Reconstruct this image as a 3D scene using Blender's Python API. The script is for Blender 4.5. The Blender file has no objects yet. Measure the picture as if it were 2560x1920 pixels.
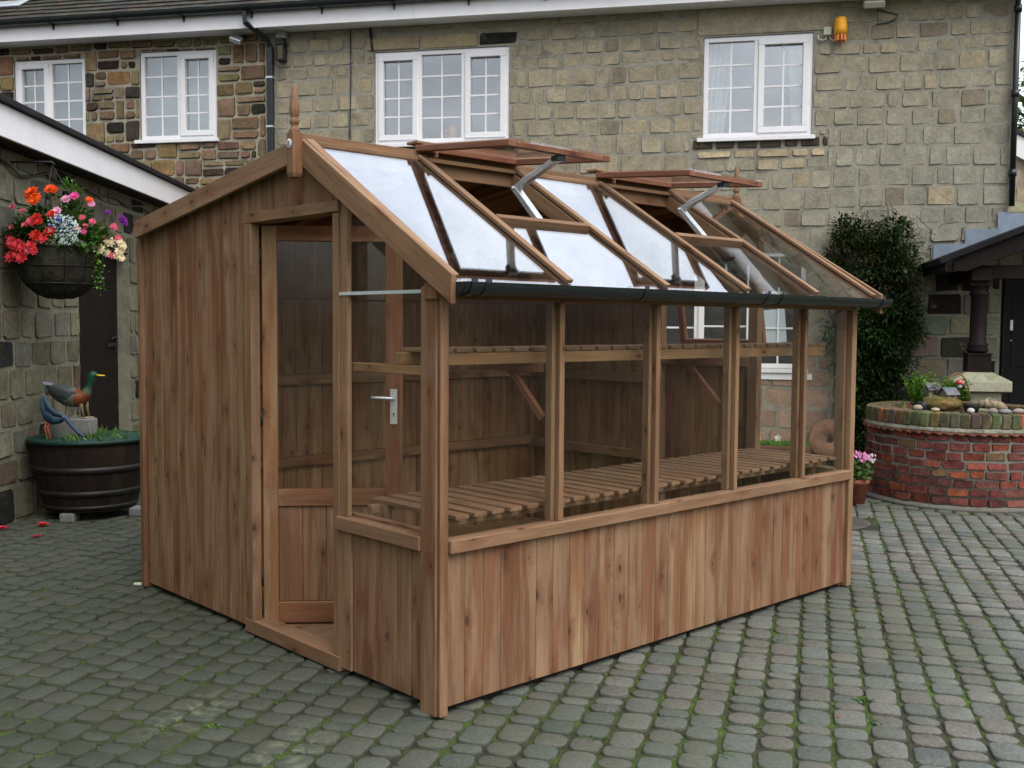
import bpy, math, random
from mathutils import Vector, Matrix

scene = bpy.context.scene
COL = scene.collection
RND = random.Random(11)
V = Vector

# ---------------------------------------------------------------- camera
FW = V((0.680, 0.731, -0.0574)); RT = V((0.7324, -0.6808, 0.0064)); UP = V((0.0344, 0.0464, 0.9983))
FW.normalize(); RT = (RT - FW * RT.dot(FW)).normalized(); UP = RT.cross(FW)
CAM = V((-2.5586, -3.1530, 1.5638))
cam_data = bpy.data.cameras.new('camera')
cam_data.sensor_width = 36.0
cam_data.lens = 36.0 * 2606.0 / 2560.0
cam_data.clip_end = 2000
cam = bpy.data.objects.new('camera', cam_data)
COL.objects.link(cam)
cam.matrix_world = Matrix(((RT.x, UP.x, -FW.x, CAM.x), (RT.y, UP.y, -FW.y, CAM.y), (RT.z, UP.z, -FW.z, CAM.z), (0, 0, 0, 1)))
scene.camera = cam

# ---------------------------------------------------------------- sky and sun (overcast)
SUN_ELEV = math.radians(50)
SUN_DIR = V((-0.20, -0.98, 0)).normalized()
BRIGHT = V((0.67, 0.20, 0.72)).normalized()          # centre of the bright sky lobe added for the roof glass reflection          # horizontal direction towards the sun
world = bpy.data.worlds.new('World')
scene.world = world
world.use_nodes = True
nt = world.node_tree
nt.nodes.clear()
wo = nt.nodes.new('ShaderNodeOutputWorld')
bg = nt.nodes.new('ShaderNodeBackground')
sky = nt.nodes.new('ShaderNodeTexSky')
sky.sky_type = 'NISHITA'
sky.sun_disc = False
sky.sun_elevation = SUN_ELEV
sky.sun_rotation = math.atan2(SUN_DIR.x, SUN_DIR.y)
sky.air_density = 1.0
sky.dust_density = 3.0
sky.ozone_density = 1.0
hs = nt.nodes.new('ShaderNodeHueSaturation')
hs.inputs['Saturation'].default_value = 0.30
tc = nt.nodes.new('ShaderNodeTexCoord')
mp = nt.nodes.new('ShaderNodeMapping')
mp.inputs['Scale'].default_value = (1.0, 1.0, 2.6)
cl = nt.nodes.new('ShaderNodeTexNoise')
cl.inputs['Scale'].default_value = 2.3
cl.inputs['Detail'].default_value = 7
cl.inputs['Roughness'].default_value = 0.55
cr = nt.nodes.new('ShaderNodeMapRange')
cr.inputs['From Min'].default_value = 0.35
cr.inputs['From Max'].default_value = 0.68
cr.inputs['To Min'].default_value = 0.62
cr.inputs['To Max'].default_value = 1.45
mul = nt.nodes.new('ShaderNodeMix')
mul.data_type = 'RGBA'; mul.blend_type = 'MULTIPLY'; mul.inputs[0].default_value = 1.0
nt.links.new(sky.outputs[0], hs.inputs['Color'])
nt.links.new(tc.outputs['Generated'], mp.inputs[0])
nt.links.new(mp.outputs[0], cl.inputs['Vector'])
nt.links.new(cl.outputs['Fac'], cr.inputs['Value'])
nt.links.new(hs.outputs[0], mul.inputs[6])
nt.links.new(cr.outputs[0], mul.inputs[7])
# overcast luminance: brighter towards the zenith
sx_ = nt.nodes.new('ShaderNodeSeparateXYZ')
nt.links.new(tc.outputs['Generated'], sx_.inputs[0])
gr = nt.nodes.new('ShaderNodeMapRange')
gr.inputs['From Min'].default_value = 0.0
gr.inputs['From Max'].default_value = 0.75
gr.inputs['To Min'].default_value = 0.85
gr.inputs['To Max'].default_value = 1.7
nt.links.new(sx_.outputs[2], gr.inputs['Value'])
mul2 = nt.nodes.new('ShaderNodeMix')
mul2.data_type = 'RGBA'; mul2.blend_type = 'MULTIPLY'; mul2.inputs[0].default_value = 1.0
nt.links.new(mul.outputs[2], mul2.inputs[6])
nt.links.new(gr.outputs[0], mul2.inputs[7])
# one broad bright bank added to the sky so the roof glass reflects white
vd = nt.nodes.new('ShaderNodeVectorMath'); vd.operation = 'NORMALIZE'
dt = nt.nodes.new('ShaderNodeVectorMath'); dt.operation = 'DOT_PRODUCT'
dt.inputs[1].default_value = BRIGHT
lb = nt.nodes.new('ShaderNodeMapRange'); lb.interpolation_type = 'SMOOTHSTEP'
lb.inputs['From Min'].default_value = 0.60
lb.inputs['From Max'].default_value = 0.97
lb.inputs['To Min'].default_value = 1.0
lb.inputs['To Max'].default_value = 3.4
mul3 = nt.nodes.new('ShaderNodeMix')
mul3.data_type = 'RGBA'; mul3.blend_type = 'MULTIPLY'; mul3.inputs[0].default_value = 1.0
nt.links.new(tc.outputs['Generated'], vd.inputs[0])
nt.links.new(vd.outputs[0], dt.inputs[0])
nt.links.new(dt.outputs['Value'], lb.inputs['Value'])
nt.links.new(mul2.outputs[2], mul3.inputs[6])
nt.links.new(lb.outputs[0], mul3.inputs[7])
nt.links.new(mul3.outputs[2], bg.inputs['Color'])
nt.links.new(bg.outputs[0], wo.inputs[0])
bg.inputs['Strength'].default_value = 0.15

sd = bpy.data.lights.new('sun', 'SUN')
sd.energy = 0.8
sd.angle = math.radians(40)
sd.color = (1.0, 0.96, 0.9)
sun = bpy.data.objects.new('sun', sd)
COL.objects.link(sun)
sv = V((SUN_DIR.x * math.cos(SUN_ELEV), SUN_DIR.y * math.cos(SUN_ELEV), math.sin(SUN_ELEV)))
sun.rotation_euler = sv.to_track_quat('Z', 'Y').to_euler()

scene.view_settings.view_transform = 'Standard'
scene.view_settings.look = 'None'
scene.view_settings.gamma = 1.0
scene.view_settings.exposure = 0.15
scene.cycles.max_bounces = 10
scene.cycles.transparent_max_bounces = 24
scene.cycles.caustics_reflective = False
scene.cycles.caustics_refractive = False

# ---------------------------------------------------------------- frames of reference
X, Y, Z = V((1, 0, 0)), V((0, 1, 0)), V((0, 0, 1))
RH = V((math.sin(math.radians(47.07)), -math.cos(math.radians(47.07)), 0))   # across the yard
FH = V((math.cos(math.radians(47.07)), math.sin(math.radians(47.07)), 0))    # up the yard
HO = V((5.546, 5.560, 0))                                   # a point on the house front
HU = V((math.cos(math.radians(-55)), math.sin(math.radians(-55)), 0))        # along it
HN = V((math.cos(math.radians(215)), math.sin(math.radians(215)), 0))        # out of it
LO = V((0.272, 5.550, 0))                                   # a point on the outbuilding front
LU = V((math.cos(math.radians(49.5)), math.sin(math.radians(49.5)), 0))
LN = V((math.cos(math.radians(-40.5)), math.sin(math.radians(-40.5)), 0))
def HP(u, z, o=0.0): return HO + HU * u + HN * o + Z * z
def LP(u, z, o=0.0): return LO + LU * u + LN * o + Z * z

# ---------------------------------------------------------------- mesh builder
class MB:
    def __init__(s):
        s.v = []; s.f = []; s.uv = []; s.r = []; s.c = []; s.m = []; s.s = []
    def vert(s, p):
        s.v.append((p[0], p[1], p[2])); return len(s.v) - 1
    def face(s, idx, uv=None, rnd=0.5, col=(1, 1, 1), m=0, smooth=False):
        s.f.append(tuple(idx)); s.uv.append(uv or [(0, 0)] * len(idx)); s.r.append(rnd); s.c.append(col); s.m.append(m); s.s.append(smooth)
    def quad(s, a, b, c, d, **k):
        i = [s.vert(p) for p in (a, b, c, d)]
        if 'uv' not in k:
            e1 = (V(b) - V(a)).length; e2 = (V(d) - V(a)).length
            k['uv'] = [(0, 0), (e1, 0), (e1, e2), (0, e2)]
        s.face(i, **k)
    def hexa(s, P, g=0, rnd=None, col=(1, 1, 1), m=0):
        """8 corners: P[0..3] one end face, P[4..7] the other. Axes: a=P0>P1, b=P0>P3, c=P0>P4; g is the grain axis."""
        rnd = RND.random() if rnd is None else rnd
        P = [V(p) for p in P]
        la = (P[1] - P[0]).length; lb = (P[3] - P[0]).length; lc = (P[4] - P[0]).length
        loc = [(0, 0, 0), (la, 0, 0), (la, lb, 0), (0, lb, 0), (0, 0, lc), (la, 0, lc), (la, lb, lc), (0, lb, lc)]
        i0 = [s.vert(p) for p in P]
        off = RND.random() * 3
        vol = (P[1] - P[0]).cross(P[3] - P[0]).dot(P[4] - P[0])
        for fc, nrm in (((0, 3, 2, 1), 2), ((4, 5, 6, 7), 2), ((0, 1, 5, 4), 1), ((3, 7, 6, 2), 1), ((0, 4, 7, 3), 0), ((1, 2, 6, 5), 0)):
            if vol < 0: fc = fc[::-1]
            oth = [k for k in range(3) if k != nrm]
            if g in oth:
                q = [k for k in oth if k != g][0]
                uv = [(loc[j][q] + off + nrm * 0.31, loc[j][g]) for j in fc]
            else:
                uv = [(loc[j][oth[0]] + off, loc[j][oth[1]] * 0.25) for j in fc]
            s.face([i0[j] for j in fc], uv=uv, rnd=rnd, col=col, m=m)
    def box(s, o, ex, ey, ez, g=None, **k):
        """corner o, edge vectors ex, ey, ez; grain along the longest unless given"""
        o = V(o); ex = V(ex); ey = V(ey); ez = V(ez)
        if g is None:
            L = [ex.length, ey.length, ez.length]; g = L.index(max(L))
        s.hexa([o, o + ex, o + ex + ey, o + ey, o + ez, o + ex + ez, o + ex + ey + ez, o + ey + ez], g=g, **k)
    def cbox(s, c, sx, sy, sz, ex=X, ey=Y, ez=Z, **k):
        c = V(c); s.box(c - ex * sx / 2 - ey * sy / 2 - ez * sz / 2, ex * sx, ey * sy, ez * sz, **k)
    def prism(s, poly, o, ex, ey, en, depth, gdir=(0, 1), rnd=None, col=(1, 1, 1), m=0):
        """polygon in (ex,ey) at o, thickness depth along en; grain along gdir of the polygon plane"""
        rnd = RND.random() if rnd is None else rnd
        gx, gy = gdir; l = math.hypot(gx, gy); gx /= l; gy /= l
        o = V(o); n = len(poly); off = RND.random() * 3
        area = sum(poly[i][0] * poly[(i + 1) % n][1] - poly[(i + 1) % n][0] * poly[i][1] for i in range(n))
        flip = (area < 0) != (ex.cross(ey).dot(en) < 0)
        A = [s.vert(o + ex * p[0] + ey * p[1]) for p in poly]
        B = [s.vert(o + ex * p[0] + ey * p[1] + en * depth) for p in poly]
        def uvp(p, d=0): return (p[0] * gy - p[1] * gx + off + d, p[0] * gx + p[1] * gy)
        fa = list(range(n))[::-1]; fb = list(range(n))
        if flip: fa, fb = fb, fa
        s.face([A[i] for i in fa], uv=[uvp(poly[i]) for i in fa], rnd=rnd, col=col, m=m)
        s.face([B[i] for i in fb], uv=[uvp(poly[i], .7) for i in fb], rnd=rnd, col=col, m=m)
        for i in range(n):
            j = (i + 1) % n
            ids = [A[i], A[j], B[j], B[i]]; pu = [uvp(poly[i]), uvp(poly[j]), uvp(poly[j], depth), uvp(poly[i], depth)]
            if flip: ids = ids[::-1]; pu = pu[::-1]
            s.face(ids, uv=pu, rnd=rnd, col=col, m=m)
    def tube(s, pts, rad, n=8, cap=True, col=(1, 1, 1), m=0, smooth=True, rnd=0.5, flat=None, cols=None):
        pts = [V(p) for p in pts]; k = len(pts)
        if not hasattr(rad, '__len__'): rad = [rad] * k
        T = []
        for i in range(k):
            a = pts[max(0, i - 1)]; b = pts[min(k - 1, i + 1)]
            T.append((b - a).normalized())
        ref = V((0, 0, 1)) if abs(T[0].z) < 0.9 else V((1, 0, 0))
        nx = T[0].cross(ref).normalized(); rings = []; vlen = 0
        for i in range(k):
            nx = (nx - T[i] * nx.dot(T[i])).normalized(); ny = T[i].cross(nx)
            if i: vlen += (pts[i] - pts[i - 1]).length
            r = rad[i]; rr = r if hasattr(r, '__len__') else (r, r)
            rings.append(([s.vert(pts[i] + nx * rr[0] * math.cos(2 * math.pi * j / n) + ny * rr[1] * math.sin(2 * math.pi * j / n)) for j in range(n)], vlen))
        for i in range(k - 1):
            A, va = rings[i]; B, vb = rings[i + 1]
            c = cols[i] if cols else col
            for j in range(n):
                j2 = (j + 1) % n
                s.face([A[j], A[j2], B[j2], B[j]], uv=[(j / n, va), ((j + 1) / n, va), ((j + 1) / n, vb), (j / n, vb)], rnd=rnd, col=c, m=m, smooth=smooth)
        if cap:
            s.face(rings[0][0][::-1], rnd=rnd, col=cols[0] if cols else col, m=m)
            s.face(rings[-1][0], rnd=rnd, col=cols[-1] if cols else col, m=m)
    def lathe(s, prof, c, n=24, ax=Z, ex=X, smooth=True, col=(1, 1, 1), cols=None, m=0, rnd=0.5, closed=False, wob=0, fr=None):
        c = V(c); ey = ax.cross(ex); rings = []
        wb = [1 + (RND.random() - .5) * wob for _ in range(n)]
        for r, z in prof:
            rings.append([s.vert(c + ax * z + (ex * math.cos(2 * math.pi * j / n) + ey * math.sin(2 * math.pi * j / n)) * r * wb[j]) for j in range(n)])
        prs = list(zip(range(len(prof) - 1), range(1, len(prof))))
        if closed: prs.append((len(prof) - 1, 0))
        for a, b in prs:
            for j in range(n):
                j2 = (j + 1) % n
                ra = prof[a][0]; cc = cols[a] if cols else col
                s.face([rings[a][j], rings[a][j2], rings[b][j2], rings[b][j]],
                       uv=[(j / n, prof[a][1]), ((j + 1) / n, prof[a][1]), ((j + 1) / n, prof[b][1]), (j / n, prof[b][1])],
                       rnd=(fr(j) if fr else rnd), col=cc, m=m, smooth=smooth)
        if not closed:
            if prof[0][0] > 1e-4: s.face(rings[0][::-1], rnd=rnd, col=cols[0] if cols else col, m=m)
            if prof[-1][0] > 1e-4: s.face(rings[-1], rnd=rnd, col=cols[-1] if cols else col, m=m)
    def blob(s, c, rx, ry, rz, n=10, k=6, col=(1, 1, 1), wob=0.12, m=0, ex=X, ey=Y, ez=Z):
        c = V(c); rings = []
        for i in range(k + 1):
            t = math.pi * i / k; row = []
            for j in range(n):
                a = 2 * math.pi * j / n; w = 1 + (RND.random() - .5) * wob * 2
                row.append(s.vert(c + (ex * math.sin(t) * math.cos(a) * rx + ey * math.sin(t) * math.sin(a) * ry) * w + ez * math.cos(t) * rz * w if 0 < i < k else c + ez * math.cos(t) * rz))
            rings.append(row)
        for i in range(k):
            for j in range(n):
                j2 = (j + 1) % n
                s.face([rings[i][j], rings[i + 1][j], rings[i + 1][j2], rings[i][j2]], col=col, m=m, smooth=True, rnd=RND.random())
    def leaf(s, p, d, up, L, W, col=(1, 1, 1), bend=0.25, rnd=None):
        d = V(d).normalized(); sd = d.cross(V(up))
        if sd.length < 1e-3: sd = d.cross(X)
        sd.normalize(); nn = sd.cross(d)
        p = V(p); rnd = RND.random() if rnd is None else rnd
        a = s.vert(p); b = s.vert(p + d * L * .45 + sd * W * .5 + nn * L * bend * .3); c = s.vert(p + d * L - nn * L * bend * .3); e = s.vert(p + d * L * .45 - sd * W * .5 + nn * L * bend * .3)
        s.face([a, b, c], col=col, rnd=rnd); s.face([a, c, e], col=col, rnd=rnd)
    def build(s, name, mats, parent=None, bevel=0, seg=1):
        me = bpy.data.meshes.new(name)
        org = ORIGIN.get(parent.name, V((0, 0, 0))) if parent else V((0, 0, 0))
        me.from_pydata([(a - org.x, b - org.y, c - org.z) for a, b, c in s.v], [], s.f)
        uvl = me.uv_layers.new(name='UVMap')
        flat = [t for fu in s.uv for p in fu for t in p]
        uvl.data.foreach_set('uv', flat)
        at = me.attributes.new('rnd', 'FLOAT', 'FACE'); at.data.foreach_set('value', s.r)
        ac = me.attributes.new('tone', 'FLOAT_COLOR', 'FACE'); ac.data.foreach_set('color', [t for c in s.c for t in (c[0], c[1], c[2], 1.0)])
        me.polygons.foreach_set('material_index', s.m)
        me.polygons.foreach_set('use_smooth', s.s)
        for mt in (mats if isinstance(mats, (list, tuple)) else [mats]): me.materials.append(mt)
        me.update()
        o = bpy.data.objects.new(name, me)
        COL.objects.link(o)
        if parent is not None:
            o.parent = parent; ORIGIN[o.name] = org
        if bevel:
            bm_ = o.modifiers.new('bevel', 'BEVEL'); bm_.width = bevel; bm_.segments = seg; bm_.limit_method = 'ANGLE'; bm_.angle_limit = math.radians(40)
        return o
ORIGIN = {}
def tag(o, label=None, cat=None, group=None, kind=None):
    if label: o['label'] = label
    if cat: o['category'] = cat
    if group: o['group'] = group
    if kind: o['kind'] = kind
    return o
def thing(name, loc, label, cat, group=None):
    o = bpy.data.objects.new(name, None)
    o.empty_display_size = 0.1
    COL.objects.link(o); o.location = V(loc); ORIGIN[o.name] = V(loc)
    return tag(o, label, cat, group)
def copy_tree(o, parent=None):
    c = o.copy(); COL.objects.link(c); c.parent = parent
    ORIGIN[c.name] = ORIGIN.get(o.name, V((0, 0, 0)))
    for ch in [k for k in bpy.data.objects if k.parent == o]: copy_tree(ch, c)
    return c

# ---------------------------------------------------------------- materials
class NT:
    def __init__(s, name):
        s.mat = bpy.data.materials.new(name); s.mat.use_nodes = True
        s.t = s.mat.node_tree; s.t.nodes.clear()
        s.out = s.n('ShaderNodeOutputMaterial')
    def n(s, typ, **k):
        nd = s.t.nodes.new(typ)
        for a, b in k.items():
            if a.startswith('_'): setattr(nd, a[1:], b)
        return nd
    def put(s, sock, val):
        if isinstance(val, bpy.types.NodeSocket): s.t.links.new(val, sock)
        elif val is not None:
            try: sock.default_value = val
            except Exception: sock.default_value = tuple(val) + (1.0,)
    def attr(s, name, out='Fac'):
        a = s.n('ShaderNodeAttribute'); a.attribute_name = name; return a.outputs[out]
    def uv(s): return s.n('ShaderNodeUVMap').outputs[0]
    def obj(s): return s.n('ShaderNodeTexCoord').outputs['Object']
    def geo(s, o='Position'): return s.n('ShaderNodeNewGeometry').outputs[o]
    def mapv(s, vec, scale=(1, 1, 1), loc=(0, 0, 0)):
        m = s.n('ShaderNodeMapping'); s.put(m.inputs[0], vec); s.put(m.inputs['Scale'], scale); s.put(m.inputs['Location'], loc); return m.outputs[0]
    def noise(s, vec, scale=5, detail=4, rough=.55, dist=0, out=0):
        m = s.n('ShaderNodeTexNoise'); s.put(m.inputs['Vector'], vec); s.put(m.inputs['Scale'], scale); s.put(m.inputs['Detail'], detail); s.put(m.inputs['Roughness'], rough); s.put(m.inputs['Distortion'], dist); return m.outputs[out]
    def voro(s, vec, scale=5, out='Distance', rand=1, dim='3D'):
        m = s.n('ShaderNodeTexVoronoi'); m.voronoi_dimensions = dim; s.put(m.inputs['Vector'], vec); s.put(m.inputs['Scale'], scale); s.put(m.inputs['Randomness'], rand); return m.outputs[out]
    def math(s, op, a, b=None, c=None, clamp=False):
        m = s.n('ShaderNodeMath'); m.operation = op; m.use_clamp = clamp; s.put(m.inputs[0], a)
        if b is not None: s.put(m.inputs[1], b)
        if c is not None: s.put(m.inputs[2], c)
        return m.outputs[0]
    def vmath(s, op, a, b=None, scale=None, out=0):
        m = s.n('ShaderNodeVectorMath'); m.operation = op; s.put(m.inputs[0], a)
        if b is not None: s.put(m.inputs[1], b)
        if scale is not None: s.put(m.inputs['Scale'], scale)
        return m.outputs[out]
    def comb(s, x, y, z=0):
        m = s.n('ShaderNodeCombineXYZ'); s.put(m.inputs[0], x); s.put(m.inputs[1], y); s.put(m.inputs[2], z); return m.outputs[0]
    def sep(s, v):
        m = s.n('ShaderNodeSeparateXYZ'); s.put(m.inputs[0], v); return m.outputs
    def ramp(s, fac, stops, interp='LINEAR'):
        m = s.n('ShaderNodeValToRGB'); s.put(m.inputs[0], fac); e = m.color_ramp.elements; m.color_ramp.interpolation = interp
        while len(e) < len(stops): e.new(0.5)
        for k, (p, c) in enumerate(stops): e[k].position = p; e[k].color = (c[0], c[1], c[2], 1) if hasattr(c, '__len__') else (c, c, c, 1)
        return m.outputs[0]
    def rng(s, v, a, b, c=0, d=1):
        m = s.n('ShaderNodeMapRange'); s.put(m.inputs[0], v); s.put(m.inputs[1], a); s.put(m.inputs[2], b); s.put(m.inputs[3], c); s.put(m.inputs[4], d); return m.outputs[0]
    def mix(s, fac, a, b, mode='MIX'):
        m = s.n('ShaderNodeMix'); m.data_type = 'RGBA'; m.blend_type = mode; m.clamp_factor = True
        s.put(m.inputs[0], fac); s.put(m.inputs[6], a); s.put(m.inputs[7], b); return m.outputs[2]
    def scale(s, col, f):
        return s.mix(1.0, col, s.comb3(f), 'MULTIPLY')
    def comb3(s, f):
        m = s.n('ShaderNodeCombineColor')
        for k in range(3): s.put(m.inputs[k], f)
        return m.outputs[0]
    def bump(s, h, strength=.3, dist=.01, normal=None):
        m = s.n('ShaderNodeBump'); s.put(m.inputs['Height'], h); m.inputs['Strength'].default_value = strength; m.inputs['Distance'].default_value = dist
        if normal is not None: s.put(m.inputs['Normal'], normal)
        return m.outputs[0]
    def bsdf(s, col, rough=.8, spec=.3, metal=0, normal=None, **k):
        b = s.n('ShaderNodeBsdfPrincipled'); s.put(b.inputs['Base Color'], col); s.put(b.inputs['Roughness'], rough)
        s.put(b.inputs['Specular IOR Level'], spec); s.put(b.inputs['Metallic'], metal)
        if normal is not None: s.put(b.inputs['Normal'], normal)
        for a, v in k.items(): s.put(b.inputs[a.replace('_', ' ')], v)
        return b.outputs[0]
    def done(s, sh):
        s.t.links.new(sh, s.out.inputs['Surface']); return s.mat

def mat_wood(name, cols, knots=True, dark=1.0, rough=.72, band=0.75):
    t = NT(name)
    rnd = t.attr('rnd'); uv = t.uv()
    u, v, _ = t.sep(uv)
    sh = t.math('MULTIPLY', rnd, 37.0)
    p = t.comb(t.math('ADD', u, sh), t.math('ADD', v, t.math('MULTIPLY', rnd, 91.0)), sh)
    base = t.ramp(rnd, [(i / (len(cols) - 1), c) for i, c in enumerate(cols)])
    # broad heart / sap bands running the length of the board
    b = t.noise(t.mapv(p, (1, .10, 1)), 13, 3, .5)
    base = t.mix(t.rng(b, .46, .56, 0, band), base, t.mix(1.0, base, (.76, .57, .48), 'MULTIPLY'))
    b2 = t.noise(t.mapv(p, (1, .16, 1), (5, 3, 0)), 9, 2, .5)
    base = t.mix(t.rng(b2, .50, .66, 0, .55), base, t.mix(1.0, base, (1.32, 1.38, 1.36), 'MULTIPLY'))
    # knots with a halo
    if knots:
        kp = t.mapv(p, (8.5, 4.3, 1))
        d = t.voro(kp, 1.0, 'Distance', .95, '2D')
        kc = t.sep(t.voro(kp, 1.0, 'Color', .95, '2D'))[0]
        keep = t.math('GREATER_THAN', kc, .64)
        kn = t.noise(p, 60, 2)
        dd = t.math('ADD', d, t.rng(kn, 0, 1, -.05, .05))
        halo = t.math('MULTIPLY', t.rng(dd, .08, .42, 1, 0), keep)
        core = t.math('MULTIPLY', t.rng(dd, t.rng(kc, .64, 1, .01, .06), t.rng(kc, .64, 1, .05, .115), .85, 0), keep)
        warp = t.math('MULTIPLY', halo, .05)
    else:
        warp = 0.0; halo = None
    gp = t.comb(t.math('ADD', t.math('ADD', u, warp), sh), t.math('MULTIPLY', t.math('ADD', v, sh), .045), sh)
    g1 = t.noise(gp, 130, 5, .68, .3)
    g2 = t.noise(gp, 26, 3, .5, .8)
    g3 = t.noise(t.comb(t.math('ADD', u, sh), t.math('MULTIPLY', v, .02), sh), 420, 2, .6)
    g = t.math('ADD', t.math('ADD', t.math('MULTIPLY', g1, .42), t.math('MULTIPLY', g2, .38)), t.math('MULTIPLY', g3, .20))
    col = t.scale(base, t.rng(g, .35, .65, .64 * dark, 1.24 * dark))
    if knots:
        col = t.mix(t.math('MULTIPLY', halo, .55), col, t.mix(1.0, col, (.62, .42, .32), 'MULTIPLY'))
        col = t.mix(core, col, (.055, .032, .020))
    # faint scuffs and pale marks
    sc = t.noise(t.geo(), 3.1, 6, .7)
    col = t.mix(t.rng(sc, .60, .78, 0, .28), col, (.34, .25, .19))
    nrm = t.bump(g, .25, .004)
    return t.done(t.bsdf(col, t.rng(g, .3, .7, rough - .08, rough + .1), .22, normal=nrm))

def mat_tone(name, rough=.85, spec=.25, nscale=30, amt=.35, bump=.3, bdist=.004, stain=None, speck=None, metal=0, moss=None):
    """per-face tone from the mesh, broken up by noise; stain/moss are (colour, lo, hi, scale)"""
    t = NT(name)
    c = t.attr('tone', 'Color'); p = t.geo()
    n1 = t.noise(p, nscale, 6, .62); n2 = t.noise(p, nscale * .21, 3, .5)
    col = t.scale(c, t.math('MULTIPLY', t.rng(n1, .25, .75, 1 - amt, 1 + amt), t.rng(n2, .3, .7, 1 - amt * .7, 1 + amt * .7)))
    for st in (stain or []):
        m = t.noise(t.mapv(p, st[4] if len(st) > 4 else (1, 1, 1)), st[3], 5, .65)
        col = t.mix(t.rng(m, st[1], st[2], 0, 1), col, st[0])
    if speck:
        d = t.voro(p, speck[1], 'Distance')
        col = t.mix(t.rng(d, speck[2], speck[2] + .12, .8, 0), col, speck[0])
    h = t.math('ADD', t.math('MULTIPLY', n1, .6), t.math('MULTIPLY', n2, .4))
    return t.done(t.bsdf(col, rough, spec, metal, normal=t.bump(h, bump, bdist)))

def mat_plain(name, col, rough=.5, spec=.4, metal=0, amt=.06, nscale=20, bump=0):
    t = NT(name)
    n = t.noise(t.geo(), nscale, 5, .6)
    c = t.scale(col, t.rng(n, .3, .7, 1 - amt, 1 + amt))
    r = t.rng(n, .3, .7, max(.02, rough - .06), rough + .06)
    return t.done(t.bsdf(c, r, spec, metal, normal=t.bump(n, bump, .003) if bump else None))

def mat_glass(name, f0=.07, tint=(.96, .98, .97), wave=.0, dirt=0.0, haze=0.0, rough=0.0):
    t = NT(name)
    g = t.n('ShaderNodeNewGeometry')
    c = t.math('ABSOLUTE', t.vmath('DOT_PRODUCT', g.outputs['Normal'], g.outputs['Incoming'], out='Value'))
    k = t.math('POWER', t.math('SUBTRACT', 1.0, c, clamp=True), 5.0)
    F = t.math('ADD', f0, t.math('MULTIPLY', k, 1 - f0), clamp=True)
    tr = t.n('ShaderNodeBsdfTransparent'); t.put(tr.inputs[0], tint)
    gl = t.n('ShaderNodeBsdfGlossy'); t.put(gl.inputs['Color'], (.95, .97, 1.0)); t.put(gl.inputs['Roughness'], rough)
    if wave:
        t.put(gl.inputs['Normal'], t.bump(t.noise(t.geo(), 1.7, 2, .4), wave, .02))
    mx = t.n('ShaderNodeMixShader'); t.put(mx.inputs[0], F); t.t.links.new(tr.outputs[0], mx.inputs[1]); t.t.links.new(gl.outputs[0], mx.inputs[2])
    sh = mx.outputs[0]
    if dirt:
        df = t.n('ShaderNodeBsdfDiffuse'); t.put(df.inputs[0], (.55, .53, .48))
        m2 = t.n('ShaderNodeMixShader'); dn = t.noise(t.geo(), 6, 7, .7)
        t.put(m2.inputs[0], t.rng(dn, .52, .80, haze, haze + dirt)); t.t.links.new(sh, m2.inputs[1]); t.t.links.new(df.outputs[0], m2.inputs[2]); sh = m2.outputs[0]
    return t.done(sh)

def mat_leaf(name, cols, rough=.55, trans=.25):
    t = NT(name)
    r = t.attr('rnd'); tone = t.attr('tone', 'Color')
    c = t.mix(1.0, t.ramp(r, [(i / (len(cols) - 1), k) for i, k in enumerate(cols)]), tone, 'MULTIPLY')
    n = t.noise(t.geo(), 40, 3)
    c = t.scale(c, t.rng(n, .3, .7, .75, 1.25))
    b = t.bsdf(c, rough, .3)
    tl = t.n('ShaderNodeBsdfTranslucent'); t.put(tl.inputs[0], t.mix(1.0, c, (1.2, 1.3, .7), 'MULTIPLY'))
    mx = t.n('ShaderNodeMixShader'); t.put(mx.inputs[0], trans); t.t.links.new(b, mx.inputs[1]); t.t.links.new(tl.outputs[0], mx.inputs[2])
    return t.done(mx.outputs[0])

M = {}
TAN = (.275, .172, .098); TAN2 = (.255, .156, .088); PINK = (.238, .140, .081); RED = (.200, .108, .064); BRN = (.215, .126, .072)
M['clad'] = mat_wood('cedar_cladding', [TAN, PINK, TAN2, BRN, TAN2, TAN, PINK, RED, TAN2, PINK], True, 1.0, band=.9)
M['frame'] = mat_wood('cedar_frame', [TAN2, TAN, BRN, TAN2], True, 1.0, band=.3)
M['post'] = mat_wood('cedar_post', [PINK, BRN, PINK], True, 1.0)
M['gold'] = mat_wood('golden_pine', [(.34, .20, .095), (.31, .18, .085)], True, 1.0, band=.3)
M['vent'] = mat_wood('cedar_vent', [(.250, .118, .072), (.23, .102, .062)], True, 1.0, band=.4)
M['inner'] = mat_wood('cedar_inside', [(.26,.15,.075), (.235, .125, .06), (.225, .115, .06), (.30,.185,.10), (.25,.14,.07), (.18, .075, .045)], True, 1.0)
M['shelf'] = mat_wood('cedar_slats', [(.245, .150, .090), (.225, .135, .080), (.235, .145, .085), (.22, .118, .075)], True, 1.0, band=.3)
M['glass'] = mat_glass('wall_glass', .022, (.985, .985, .97), 0, .02, .0)
M['rglass'] = mat_glass('roof_glass', .21, (.97, .98, .97), .03, .05, .002)
M['wglass'] = mat_glass('window_glass', .24, (.93, .96, .96), .12, 0)
M['lglass'] = mat_glass('lower_window_glass', .05, (.95, .97, .97), .1, 0)
M['upvc'] = mat_plain('white_plastic', (.80, .80, .82), .35, .5, amt=.03)
M['white'] = mat_plain('white_board', (.86, .86, .89), .5, .4, amt=.05, nscale=3)
M['gutter'] = mat_plain('black_plastic', (.012, .017, .018), .32, .5, amt=.15)
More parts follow.
